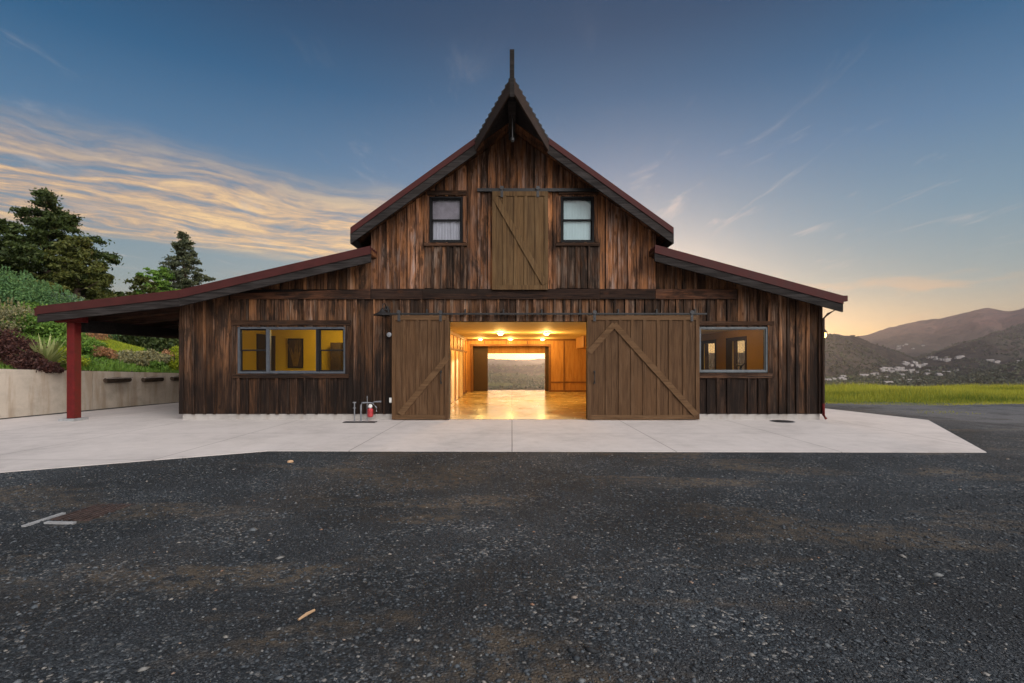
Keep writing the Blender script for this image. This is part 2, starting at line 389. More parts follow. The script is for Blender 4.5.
def slope_mat():
    m, t, b = mat('planted_slope'); co = objco(t)
    n = t.noise(co, .8, 5, .65)[0]; n2 = t.noise(co, 14, 4, .7)[0]
    c = t.mix(t.maprange(n, .42, .58), (.055, .040, .026), (.050, .085, .018))
    c = t.mix(t.maprange(n2, .4, .65, 0, .6), c, (.10, .14, .025))
    t.put(b.inputs['Base Color'], c); b.inputs['Roughness'].default_value = .95
    t.put(b.inputs['Normal'], t.bump(n2, .8, .05)); return m
M['slope'] = slope_mat()

def hill_mat():
    m, t, b = mat('chaparral_hills'); co = objco(t)
    n1 = t.noise(co, .0016, 6, .62)[0]; n2 = t.noise(co, .012, 6, .7)[0]; n3 = t.noise(co, .06, 4, .7)[0]
    scrub = t.mix(t.maprange(n3, .4, .62), (.014, .013, .013), (.062, .052, .042))
    open_ = t.mix(t.maprange(n2, .4, .6), (.120, .084, .070), (.070, .064, .046))
    f = t.maprange(t.math('ADD', t.math('MULTIPLY', n1, .55), t.math('MULTIPLY', n2, .45)), .46, .60)
    c = t.mix(f, scrub, open_)
    # sunset light on the high far ridge, painted into its colour
    sp = t.sep(co)
    hi = t.math('MULTIPLY', t.maprange(sp[2], 120, 330), t.maprange(n2, .3, .6))
    c = t.mix(t.math('MULTIPLY', hi, .7), c, (.200, .100, .085))
    # valley floor: fields and lots
    lo = t.maprange(sp[2], -38, -52)
    cell = t.sep(t.voro(t.vmath('MULTIPLY', co, (1, .6, 1)), .012)['Color'])
    fld = t.ramp(cell[0], [(0, (.030, .045, .016)), (.45, (.055, .085, .025)), (.6, (.10, .12, .035)), (.75, (.15, .115, .08)), (1, (.045, .05, .035))], 'CONSTANT')
    c = t.mix(t.math('MULTIPLY', lo, .75), c, fld)
    t.put(b.inputs['Base Color'], c); b.inputs['Roughness'].default_value = 1.0
    b.inputs['Specular IOR Level'].default_value = 0.0
    t.put(b.inputs['Normal'], t.bump(t.math('ADD', t.math('MULTIPLY', n3, .4), n2), 1.0, 22.0)); return m
M['hills'] = hill_mat()

# ------------------------------------------------------------------ mesh helpers
class MB:
    def __init__(s): s.v = []; s.f = []; s.c = []; s.m = []; s.g = []
    def quad(s, x0, x1, y, z0, z1): s.poly([(x0, y, z0), (x1, y, z0), (x1, y, z1), (x0, y, z1)], [(0, 1, 2, 3)])
    def poly(s, pts, faces, col=(.5, .5, .5), mi=0):
        o = len(s.v); s.g.append((o, len(s.f))); s.v += [tuple(p) for p in pts]; s.c += [col] * len(pts)
        s.f += [tuple(o + i for i in f) for f in faces]; s.m += [mi] * len(faces)
    def hexa(s, p, col=(.5, .5, .5), mi=0):        # 8 points: bottom ring then top ring
        s.poly(p, [(3, 2, 1, 0), (4, 5, 6, 7), (0, 1, 5, 4), (1, 2, 6, 5), (2, 3, 7, 6), (3, 0, 4, 7)], col, mi)
    def box(s, x0, x1, y0, y1, z0, z1, col=None, mi=0):
        col = col or (random.random(), .5, .5)
        s.hexa([(x0, y0, z0), (x1, y0, z0), (x1, y1, z0), (x0, y1, z0), (x0, y0, z1), (x1, y0, z1), (x1, y1, z1), (x0, y1, z1)], col, mi)
    def strip(s, x0, x1, y0, y1, za0, za1, zb0, zb1, col, mi=0):   # sloped top and bottom in x
        s.hexa([(x0, y0, za0), (x1, y0, zb0), (x1, y1, zb0), (x0, y1, za0), (x0, y0, za1), (x1, y0, zb1), (x1, y1, zb1), (x0, y1, za1)], col, mi)
    def bar(s, a, b, wd, hd, up=(0, 0, 1), col=None, mi=0):
        a, b = Vector(a), Vector(b); d = (b - a).normalized(); u = Vector(up)
        sd = d.cross(u); sd = sd.normalized() * wd / 2; u = sd.cross(d).normalized() * hd / 2
        col = col or (random.random(), .5, .5)
        s.hexa([a - sd - u, a + sd - u, a + sd + u, a - sd + u, b - sd - u, b + sd - u, b + sd + u, b - sd + u], col, mi)
    def tube(s, pts, rad, n=8, col=(.5, .5, .5), mi=0):
        pts = [Vector(p) for p in pts]; rad = rad if isinstance(rad, (list, tuple)) else [rad] * len(pts)
        o = len(s.v); s.g.append((o, len(s.f)))
        for i, p in enumerate(pts):
            d = (pts[min(i + 1, len(pts) - 1)] - pts[max(i - 1, 0)]).normalized()
            u = d.orthogonal().normalized() if abs(d.z) < .95 else Vector((1, 0, 0))
            w_ = d.cross(u).normalized(); u = w_.cross(d)
            for k in range(n):
                a = 2 * math.pi * k / n
                s.v.append(tuple(p + (u * math.cos(a) + w_ * math.sin(a)) * rad[i])); s.c.append(col)
        for i in range(len(pts) - 1):
            for k in range(n):
                k2 = (k + 1) % n
                s.f.append((o + i * n + k, o + i * n + k2, o + (i + 1) * n + k2, o + (i + 1) * n + k)); s.m.append(mi)
        s.f.append(tuple(o + k for k in range(n))[::-1]); s.m.append(mi)
        s.f.append(tuple(o + (len(pts) - 1) * n + k for k in range(n))); s.m.append(mi)
    def lathe(s, prof, c, n=20, axis='z', col=(.5, .5, .5), mi=0):
        o = len(s.v); s.g.append((o, len(s.f)))
        for r, h in prof:
            for k in range(n):
                a = 2 * math.pi * k / n
                q = (r * math.cos(a), r * math.sin(a), h)
                if axis == 'y': q = (q[0], -q[2], q[1])
                if axis == 'x': q = (q[2], q[0], q[1])
                s.v.append((c[0] + q[0], c[1] + q[1], c[2] + q[2])); s.c.append(col)
        for i in range(len(prof) - 1):
            for k in range(n):
                k2 = (k + 1) % n
                s.f.append((o + i * n + k, o + i * n + k2, o + (i + 1) * n + k2, o + (i + 1) * n + k)); s.m.append(mi)
        s.f.append(tuple(o + k for k in range(n))[::-1]); s.m.append(mi)
        s.f.append(tuple(o + (len(prof) - 1) * n + k for k in range(n))); s.m.append(mi)
    def each(s, name, mats, parent=None, **k):      # every solid becomes a part of its own
        out = []
        for i, (v0, f0) in enumerate(s.g):
            v1, f1 = s.g[i + 1] if i + 1 < len(s.g) else (len(s.v), len(s.f))
            q = MB(); q.v, q.c, q.m = s.v[v0:v1], s.c[v0:v1], s.m[f0:f1]; q.f = [tuple(x - v0 for x in f) for f in s.f[f0:f1]]
            out.append(q.build(name, mats, parent, **k))
        return out
    def build(s, name, mats, parent=None, smooth=False, bevel=0.0):
        me = bpy.data.meshes.new(name); me.from_pydata(s.v, [], s.f); me.update()
        if not isinstance(mats, (list, tuple)): mats = [mats]
        for q in mats: me.materials.append(q)
        me.polygons.foreach_set('material_index', s.m)
        at = me.attributes.new('tint', 'FLOAT_COLOR', 'POINT')
        at.data.foreach_set('color', np.array([(c[0], c[1], c[2], 1) for c in s.c], 'f').ravel())
        if smooth: me.polygons.foreach_set('use_smooth', [True] * len(me.polygons))
        o = bpy.data.objects.new(name, me); C.objects.link(o)
        if parent: o.parent = parent
        if bevel:
            b = o.modifiers.new('bevel', 'BEVEL'); b.width = bevel; b.segments = 2; b.limit_method = 'ANGLE'
        return o
def npmesh(name, v, f, m, parent=None, tint=None, smooth=False):
    """fast mesh from numpy: v (N,3), f (K,n)"""
    me = bpy.data.meshes.new(name); k, n = f.shape
    me.vertices.add(len(v)); me.vertices.foreach_set('co', np.ascontiguousarray(v, 'f').ravel())
    me.loops.add(k * n); me.loops.foreach_set('vertex_index', np.ascontiguousarray(f, 'i').ravel())
    me.polygons.add(k); me.polygons.foreach_set('loop_start', np.arange(0, k * n, n, dtype='i'))
    me.update(calc_edges=True); me.materials.append(m)
    if smooth: me.polygons.foreach_set('use_smooth', np.ones(k, bool))
    if tint is not None:
        at = me.attributes.new('tint', 'FLOAT_COLOR', 'POINT'); at.data.foreach_set('color', np.ascontiguousarray(tint, 'f').ravel())
    o = bpy.data.objects.new(name, me); C.objects.link(o)
    if parent: o.parent = parent
    return o
def tag(o, label=None, cat=None, group=None, kind=None):
    if label: o['label'] = label
    if cat: o['category'] = cat
    if group: o['group'] = group
    if kind: o['kind'] = kind
    return o
def thing(name, label, cat, loc=(0, 0, 0), group=None):
    o = bpy.data.objects.new(name, None); C.objects.link(o); o.location = loc
    o.empty_display_size = .2
    return tag(o, label, cat, group)

# ------------------------------------------------------------------ ground
def sstep(a, b, x): 
    q = np.clip((x - a) / (b - a), 0, 1); return q * q * (3 - 2 * q)
def vnoise(x, y, seed=0):
    """cheap smooth value noise on numpy arrays"""
    xi, yi = np.floor(x).astype(int), np.floor(y).astype(int); fx, fy = x - xi, y - yi
    fx, fy = fx * fx * (3 - 2 * fx), fy * fy * (3 - 2 * fy)
    def h(a, b):
        n = (a * 374761393 + b * 668265263 + seed * 1442695041) & 0x7fffffff
        n = ((n ^ (n >> 13)) * 1274126177) & 0x7fffffff
        return ((n ^ (n >> 16)) & 0xffff) / 65535.0
    return (h(xi, yi) * (1 - fx) + h(xi + 1, yi) * fx) * (1 - fy) + (h(xi, yi + 1) * (1 - fx) + h(xi + 1, yi + 1) * fx) * fy
def fbm(x, y, seed=0, oct=4):
    s, a, tot = 0, .5, 0
    for i in range(oct): s = s + a * vnoise(x * 2 ** i, y * 2 ** i, seed + i); tot += a; a *= .5
    return s / tot - .5
def grid(name, xs, ys, zf, m, kind='structure'):
    gx, gy = np.meshgrid(xs, ys); v = np.stack([gx, gy, zf(gx, gy)], -1).reshape(-1, 3)
    nx, ny = len(xs), len(ys); i = np.arange(nx * ny).reshape(ny, nx)
    f = np.stack([i[:-1, :-1], i[:-1, 1:], i[1:, 1:], i[1:, :-1]], -1).reshape(-1, 4)
    return tag(npmesh(name, v, f, m, smooth=True), kind=kind)

APRON = [(8.38, -4.80), (11.4, -.1), (10.7, 3.1), (10.4, 14.2), (-11.45, 14.2), (-12.95, 5.7), (-14.12, -.2), (-15.9, -10.9), (-7.42, -6.34), (-4.38, -4.66)]
def gz(x, y):                                   # gravel surface: level under the slab, softly uneven in the yard
    lim = -4.72 - .553 * np.maximum(-4.38 - x, 0)
    near = np.maximum(sstep(0, 1.9, lim - y), sstep(11.6, 14.0, x)) * sstep(13.0, -9, y)
    return -.012 - .03 * sstep(4.0, 7.0, y) + near * (.05 * fbm(x * .35, y * .5, 3) + .018 * fbm(x * 2.1, y * 2.1, 9)) - .12 * np.maximum(y - 15.7, 0)
grid('gravel_yard', np.concatenate([np.linspace(-70, -16, 20), np.linspace(-15.5, 22, 300), np.linspace(23, 80, 30)]),
     np.concatenate([np.linspace(-60, -14, 20), np.linspace(-13.6, -3, 190), np.linspace(-2.7, 19.5, 80)]), gz, M['gravel'])
b = MB(); n = len(APRON)
b.poly([(x, y, 0) for x, y in APRON] + [(x, y, -.12) for x, y in APRON], [tuple(range(n))[::-1] if False else tuple(range(n))] + [(i, n + i, n + (i + 1) % n, (i + 1) % n) for i in range(n)])
tag(b.build('concrete_apron', M['apron']), kind='structure')

# loose stones lying on the gravel (uncountable)
def stones(name, n, xr, yr, size, slab=False):
    ico = np.array([(0, 0, .55), (1, 0, 0), (.31, .95, 0), (-.81, .59, 0), (-.81, -.59, 0), (.31, -.95, 0), (0, 0, -.4)], float)
    tri = np.array([(0, 1, 2), (0, 2, 3), (0, 3, 4), (0, 4, 5), (0, 5, 1), (6, 2, 1), (6, 3, 2), (6, 4, 3), (6, 5, 4), (6, 1, 5)])
    x = RNG.uniform(*xr, n); y = yr[0] + (yr[1] - yr[0]) * RNG.uniform(0, 1, n) ** 1.5
    keep = ~((y > -5.0) & (x < 11.6)) & ~((y > -4.7 - .55 * np.maximum(-4.2 - x, 0)) & (x < -4.2))
    if slab: y = -4.795 + (8.38 - x) / 12.76 * .14 + .34 * RNG.uniform(0, 1, n) ** 3.5; keep = RNG.uniform(0, 1, n) < np.clip(3.0 * fbm(x * .9, x * 0, 71) + .35, .03, 1)
    x, y = x[keep], y[keep]; n = len(x)
    sz = size * RNG.lognormal(0, .36, n); ang = RNG.uniform(0, 6.283, n)
    p = ico[None] * (1 + RNG.uniform(-.28, .28, (n, 7, 1))) * np.stack([RNG.uniform(.7, 1.3, n), RNG.uniform(.6, 1.0, n), RNG.uniform(.5, 1.0, n)], -1)[:, None]
    ca, sa = np.cos(ang)[:, None], np.sin(ang)[:, None]
    q = np.stack([p[..., 0] * ca - p[..., 1] * sa, p[..., 0] * sa + p[..., 1] * ca, p[..., 2]], -1) * sz[:, None, None]
    q += np.stack([x, y, (gz(x, y) if not slab else .002) + sz * .12], -1)[:, None]
    f = (tri[None] + (np.arange(n) * 7)[:, None, None]).reshape(-1, 3)
    tn = np.ones((n, 7, 4)); tn[:] = 0; tn[..., 0] = RNG.uniform(0, 1, n)[:, None]
    return tag(npmesh(name, q.reshape(-1, 3), f, M['stone'], tint=tn.reshape(-1, 4)), kind='stuff')
stones('loose_gravel', 120000, (-13, 16), (-11.8, -2.0), .0100)

# drive beside the verge: hill country beyond the level ground
def ridge(pts, Y):
    px = np.array([p[0] for p in pts], float); py = np.array([p[1] for p in pts], float)
    fx = np.arange(-800, 1501, 3.0); fy = np.interp(fx, px, py); k = np.exp(-np.arange(-6, 7) ** 2 / 10.0); k /= k.sum()
    fy = np.convolve(np.pad(fy, 6, mode='edge'), k, 'valid')
    return (fx - CX) / F, EYE + (HY - fy) * (Y - CY) / F
RIDGES = [  # distance, near slope run, far run, roughness, crest as the land shows it
    (4200, 1500, 1800, 34, [(-800, 335), (-200, 330), (200, 345), (400, 357), (450, 360), (488, 359.5), (515, 361.5), (545, 359), (600, 352), (690, 354), (755, 354), (800, 345), (824, 341), (866, 334), (880, 329), (895, 322.5), (925, 318.5), (945, 316.5), (962, 313), (985, 308.5), (1000, 312.5), (1010, 315), (1024, 311), (1060, 304), (1150, 318), (1500, 320)]),
    (2100, 620, 800, 16, [(-800, 350), (0, 352), (300, 366), (420, 369), (488, 365), (520, 367), (545, 364), (600, 360), (690, 355), (755, 354), (795, 342), (818, 336), (835, 334.5), (860, 337.5), (875, 343), (900, 352.5), (920, 361), (940, 369), (960, 376), (1000, 385), (1500, 390)]),
    (2700, 900, 800, 22, [(-800, 392), (860, 385), (890, 366), (905, 361), (925, 355), (950, 348), (980, 340), (1024, 327), (1100, 314), (1500, 310)]),
    (1500, 330, 600, 14, [(-800, 395), (900, 395), (935, 385), (965, 377), (995, 369), (1024, 361), (1100, 348), (1500, 330)]),
]
def hz(x, y):
    r = x / np.maximum(y - CY, 1)
    z = -.10 - .125 * np.maximum(y - 15.6, 0)
    z = np.maximum(z, -55 + 5 * fbm(x / 220, y / 220, 21) + .003 * np.maximum(y - 900, 0))
    for D, nr, fr, rg, pts in RIDGES:
        rr, h = ridge(pts, D); crest = np.interp(r + .02 * fbm(x / 260, y / 260, 91), rr, h)
        dd = y - D * (1 + .10 * np.sin(r * 7 + D))
        fall = np.where(dd < 0, 1 - np.clip(-dd / nr, 0, 1) ** 1.0, 1 - np.clip(dd / fr, 0, 1))
        fall = fall * fall * (3 - 2 * fall) * .5 + fall * .5
        spur = rg * 7.0 * (np.abs(fbm(x / 420, y / 420, 31 + int(D), 5)) - .09) * 2 * fall * (1 - fall) * 2 + rg * 1.1 * fbm(x / 90, y / 90, 5, 4) * fall
        base = -56
        cand = base + (crest - base) * fall + spur * np.clip((crest + 60) / 100, 0, 1)
        z = np.where(fall > 0, np.maximum(z, cand), z)
    return z
ratios = np.concatenate([np.linspace(-2.2, -.1, 70), np.linspace(-.09, .1, 40), np.linspace(.12, .6, 30), np.linspace(.61, 1.12, 230), np.linspace(1.14, 2.2, 30)])
dist = np.concatenate([np.geomspace(28.6, 600, 45), np.linspace(620, 3000, 210), np.linspace(3020, 4700, 90), np.linspace(4800, 7000, 12)])
rg_, ds_ = np.meshgrid(ratios, dist); hxx, hyy = rg_ * ds_, ds_ + CY
hv = np.stack([hxx, hyy, hz(hxx, hyy)], -1).reshape(-1, 3)
ii = np.arange(hv.shape[0]).reshape(len(dist), len(ratios))
tag(npmesh('hills', hv, np.stack([ii[:-1, :-1], ii[:-1, 1:], ii[1:, 1:], ii[1:, :-1]], -1).reshape(-1, 4), M['hills'], smooth=True), kind='structure')

# the evening haze in the valley air
q = MB(); q.box(-16500, 16500, -400, 7100, -75, 640)
hm = bpy.data.materials.new('valley_haze'); hm.use_nodes = True; t = NT(hm.node_tree); t.n.clear()
pv = t.add('ShaderNodeVolumePrincipled'); pv.inputs['Density'].default_value = .000088; pv.inputs['Color'].default_value = (.72, .74, .88, 1); pv.inputs['Anisotropy'].default_value = .80
t.l.new(pv.outputs[0], t.add('ShaderNodeOutputMaterial').inputs['Volume'])
tag(q.build('haze', hm), kind='stuff')

# ------------------------------------------------------------------ the barn
barn = thing('barn', 'weathered board and batten timber barn with red roof, peaked hay hood and open sliding doors', 'barn')
WL, WR, DEPTH = X(183), X(820.3), 12.9
CL, CRR = X(372), X(656)
RA, RB, SLOPE = 8.14, 4.25, .72               # ridge height, half width to the eave, pitch
OV = -.60                                      # rake overhang plane
def top_main(x): return RA - SLOPE * abs(x)
L0, L1, L2 = (-3.72, 4.60), (-8.75, 3.44), (-12.50, 3.01)
R0, R1 = (3.76, 4.63), (8.72, 3.285)
def lin(a, b, x): return a[1] + (b[1] - a[1]) * (x - a[0]) / (b[0] - a[0])
def top_left(x): return lin(L0, L1, x) if x > L1[0] else lin(L1, L2, x)
def top_right(x): return lin(R0, R1, x)
def under(x):                                   # where the walls meet the roof
    if CL < x < CRR: return top_main(x) - .20
    return (top_left(x) if x < 0 else top_right(x)) - .20
KINKS = [CL, 0.0, CRR, L1[0]]
HOLES = [ # x0 x1 z0 z1  (door, two low windows, two loft windows)
    (X(450), X(587.5), -.1, Z(321.5)), (X(239), X(346.5), Z(373.5), Z(327)), (X(698.5), X(767.5), Z(372.5), Z(327)),
    (X(430), X(463.5), Z(243), Z(197)), (X(561), X(594.5), Z(243), Z(197))]

def wall_piece(mb, x0, x1, y0, y1, zlo, zhi, col, mi=0, holes=HOLES):
    """solid of a wall between x0 and x1, cut by the holes and by the roof line"""
    cuts = sorted({x0, x1} | {q for h in holes for q in h[:2] if x0 < q < x1} | {q for q in KINKS if x0 < q < x1})
    for a, c in zip(cuts, cuts[1:]):
        if c - a < 1e-4: continue
        m = (a + c) / 2; e = 1e-5
        ta, tc = min(zhi, under(a + e)), min(zhi, under(c - e))
        segs = [(zlo, None)]
        for h in sorted((h for h in holes if h[0] <= m <= h[1]), key=lambda h: h[2]):
            lo, hi = segs.pop()
            if h[2] > lo: segs.append((lo, h[2]))
            segs.append((max(lo, h[3]), None))
        for lo, hi in segs:
            za, zc = (ta, tc) if hi is None else (min(hi, ta), min(hi, tc))
            if za - lo < .02 and zc - lo < .02: continue
            mb.strip(a, c, y0, y1, lo, max(za, lo + .002), lo, max(zc, lo + .002), col, mi)

def siding(mb, x0, x1, zlo, zhi, warm, grey, mi=0, wmin=.22, wmax=.34, holes=HOLES):
    x = x0
    while x < x1 - .01:
        w_ = random.uniform(wmin, wmax)
        if x1 - (x + w_) < wmin * .6: w_ = x1 - x
        r = random.random()
        jig = random.uniform(0, .006)
        wall_piece(mb, x, min(x + w_ - (.004 if x + w_ > x1 - .02 else random.choice((.004, .03, .045, .055))), x1), -.030 - jig, -.004, zlo + random.uniform(-.004, .012), zhi, (r, min(1, max(0, warm + random.uniform(-.35, .35))), min(1, max(0, grey + random.uniform(-.4, .4)))), mi, holes)
        if x > x0 + .05:                        # batten over the joint
            bw = random.uniform(.050, .085); bx = x + random.uniform(-.002, .012)
            wall_piece(mb, bx - bw / 2, bx + bw / 2, -.066 - random.uniform(0, .016), -.0365, zlo + random.uniform(-.012, .01), zhi, (random.random() ** 1.3, min(1, max(0, warm + random.uniform(-.4, .3))), min(1, max(0, grey + random.uniform(-.4, .5)))), mi, holes)
        x += w_
fw = MB()
wall_piece(fw, WL, WR, 0, .16, .155, 99, (.2, .3, .3), 2)
BZ0, BZ1 = Z(299.5), Z(289.5)
BELOW = [(X(425), X(468), BZ1, Z(246.5)), (X(556), X(600), BZ1, Z(246.5))]
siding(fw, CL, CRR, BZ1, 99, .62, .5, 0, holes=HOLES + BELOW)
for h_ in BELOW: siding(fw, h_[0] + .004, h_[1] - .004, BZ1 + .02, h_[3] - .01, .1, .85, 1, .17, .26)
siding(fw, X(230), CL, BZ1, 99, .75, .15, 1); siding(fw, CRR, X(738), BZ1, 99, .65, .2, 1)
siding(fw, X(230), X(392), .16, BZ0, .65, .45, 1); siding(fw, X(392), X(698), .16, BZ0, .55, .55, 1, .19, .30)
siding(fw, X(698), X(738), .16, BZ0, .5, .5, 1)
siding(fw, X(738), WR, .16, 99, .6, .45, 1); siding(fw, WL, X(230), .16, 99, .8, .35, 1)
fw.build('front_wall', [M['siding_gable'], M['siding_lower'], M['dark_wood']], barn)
SW = [(3.85, 4.85), (6.4, 7.55)]                # two narrow windows in the right-hand side wall
for x0, x1 in ((WL, WL + .16), (WR - .16, WR)):
    s = MB(); xx = 0.165; stops = sorted([q for h in SW for q in h]) if x0 > 0 else []
    while xx < DEPTH - .17:
        x2 = min([xx + random.uniform(.24, .34), DEPTH - .16] + [q for q in stops if q > xx + 1e-4])
        zt_ = under((x0 + x1) / 2); cl_ = (random.random(), .6, .4)
        if x0 > 0 and any(h[0] <= (xx + x2) / 2 <= h[1] for h in SW):
            s.box(x0, x1, xx, x2 - .002, .125, .9, cl_); s.box(x0, x1, xx, x2 - .002, 2.37, zt_, cl_)
        else: s.box(x0, x1, xx, x2 - .004, .125, zt_, cl_)
        xx = x2
    s.build('side_wall', M['siding_lower'], barn)
fd = MB()
for a, c in ((WL + .01, X(394)), (X(697), WR - .01)): fd.box(a, c, -.012, .15, -.05, .154)
fd.box(WL + .01, WL + .15, .151, DEPTH - .16, -.05, .1245); fd.box(WR - .15, WR - .01, .151, DEPTH - .16, -.05, .1245)
fd.each('foundation', M['foundation'], barn)

# long beam and short timbers across the front
bm_ = MB(); xs_ = [X(233), X(372), X(424), X(600), X(655), X(736)]
for a, c in zip(xs_, xs_[1:]):
    e = random.uniform(-.008, .008)
    bm_.strip(a, c - .006, -.105 + e, -.032, BZ0, min(BZ1 + e, under(a + .001) - .02), BZ0, min(BZ1 + e, under(c - .001) - .02), (random.uniform(.45, .8) if a < X(372) or c > X(655) else random.uniform(0, .25), .7 if a < X(372) or c > X(655) else .1, .2))
bm_.each('belt_beam', M['beam_wood'], barn)
for (a, c, z0, z1) in ((X(428), X(467), Z(196), Z(191.5)), (X(559), X(598), Z(195.5), Z(192)), (X(233.5), X(352), Z(325.5), Z(320.5)), (X(697.5), X(773), Z(325.5), Z(321.5)),
                       (X(425), X(468), Z(246.5), Z(243.5)), (X(556), X(600), Z(246.5), Z(243.5)), (X(235), X(350), Z(378), Z(374)), (X(698), X(771), Z(378), Z(373.2))):
    q = MB(); q.box(a, c, -.095, -.032, z0, z1, (random.random() * .5, .4, .3)); q.build('window_trim', M['trim_wood'], barn)
for (a, c, z0, z1) in ((X(234), X(238.6), Z(374), Z(326)), (X(347), X(351), Z(374), Z(326)), (X(768), X(772), Z(373), Z(326)), (X(425.5), X(429.6), Z(243), Z(197)), (X(464), X(467), Z(243), Z(197)), (X(557), X(560.6), Z(243), Z(197)), (X(595), X(598), Z(243), Z(197))):
    q = MB(); q.box(a, c, -.085, -.032, z0, z1, (random.random() * .7, .6, .4)); q.build('window_trim', M['siding_lower'] if z1 < 3 else M['siding_gable'], barn)
q = MB(); q.box(WL - .05, WL + .075, -.075, -.002, .16, under(WL) - .01, (.25, .4, .3)); q.box(WR - .07, WR + .03, -.075, -.002, .16, under(WR) - .02, (.1, .2, .2))
q.each('corner_board', M['siding_lower'], barn)

# windows
def window(px0, px1, py0, py1, fm, lites, blind=None, gl='glass'):
    x0, x1, z0, z1 = X(px0), X(px1), Z(py1), Z(py0)
    f = MB(); fwid = .055
    f.box(x0, x0 + fwid, -.05, .10, z0, z1); f.box(x1 - fwid, x1, -.05, .10, z0, z1)
    f.box(x0 + fwid, x1 - fwid, -.05, .10, z0, z0 + fwid); f.box(x0 + fwid, x1 - fwid, -.05, .10, z1 - fwid, z1)
    wroot = f.build('window', M[fm], barn, bevel=.006)
    for a, c, kind in lites:
        xa, xc = X(a), X(c)
        s = MB()
        if a > px0 + 3: s.box(xa - .045, xa + .03, -.042, .09, z0 + fwid, z1 - fwid)
        za, zc = z0 + fwid, z1 - fwid; xl, xr = max(xa + .03, x0 + fwid), min(xc - .045, x1 - fwid) if c < px1 - 3 else x1 - fwid
        if kind == 'hung':
            zm = (za + zc) / 2; t_ = .032
            for (p, r, yy) in ((zm - .02, zc, -.005), (za, zm + .02, .025)):
                s.box(xl, xl + t_, yy, yy + .03, p, r); s.box(xr - t_, xr, yy, yy + .03, p, r)
                s.box(xl + t_, xr - t_, yy, yy + .03, p, p + t_ + .008); s.box(xl + t_, xr - t_, yy, yy + .03, r - t_ - .008, r)
            g = MB(); g.quad(xl + t_, xr - t_, .008, zm + .02, zc - t_ - .01); g2_ = MB(); g2_.quad(xl + t_, xr - t_, .038, za + t_ + .01, zm - .02); g2_.build('pane', M[gl if gl != 'glass' else 'screen_glass'], wroot)
        else:
            t_ = .02
            s.box(xl, xl + t_, -.02, .05, za, zc); s.box(xr - t_, xr, -.02, .05, za, zc)
            s.box(xl + t_, xr - t_, -.02, .05, za, za + t_); s.box(xl + t_, xr - t_, -.02, .05, zc - t_, zc)
            g = MB(); g.quad(xl + t_, xr - t_, .014, za + t_, zc - t_)
        s.build('sash', M[fm if kind != 'hung' else 'frame_dark'] if fm != 'frame_grey' else M['frame_grey' if kind != 'hung' else 'frame_dark'], wroot)
        g.build('pane', M[gl if kind == 'fixed' or gl != 'glass' else 'screen_glass'], wroot)
        if blind:
            h = MB(); nn = 46
            pts = [(xl + (xr - xl) * k / nn, .075 + (.009 * math.sin(k * 1.4) + .006 * math.sin(k * .5 + 1)) * (1.0 if blind == 'curtain' else .25), 0) for k in range(nn + 1)]
            zt = (za + zc) / 2 if blind == 'curtain' else zc
            if blind == 'curtain':
                e_ = MB(); e_.quad(xl, xr, .062, zt + .005, zc); e_.build('reflection_sheet', simple('mauve_reflection_sheet', (.20, .18, .21), .8), wroot)  # flat mauve sheet stands in for the sky reflected in the top pane
            v = [(p[0], p[1], za) for p in pts] + [(p[0], p[1] + .012, zt) for p in pts]
            h.poly(v, [(k, k + 1, nn + 2 + k, nn + 1 + k) for k in range(nn)])
            h.build('curtain' if blind == 'curtain' else 'blind', M[blind], wroot, smooth=True)
    return wroot
window(239, 346.5, 327, 373.5, 'frame_grey', [(239, 269, 'hung'), (269, 319, 'fixed'), (319, 346.5, 'hung')])
window(698.5, 767.5, 327, 372.5, 'frame_light', [(698.5, 767.5, 'fixed')])
window(430, 463.5, 197, 243, 'frame_dark', [(430, 463.5, 'hung')], 'curtain', 'glass_upper')
window(561, 594.5, 197, 243, 'frame_dark', [(561, 594.5, 'hung')], 'blind', 'glass_upper')

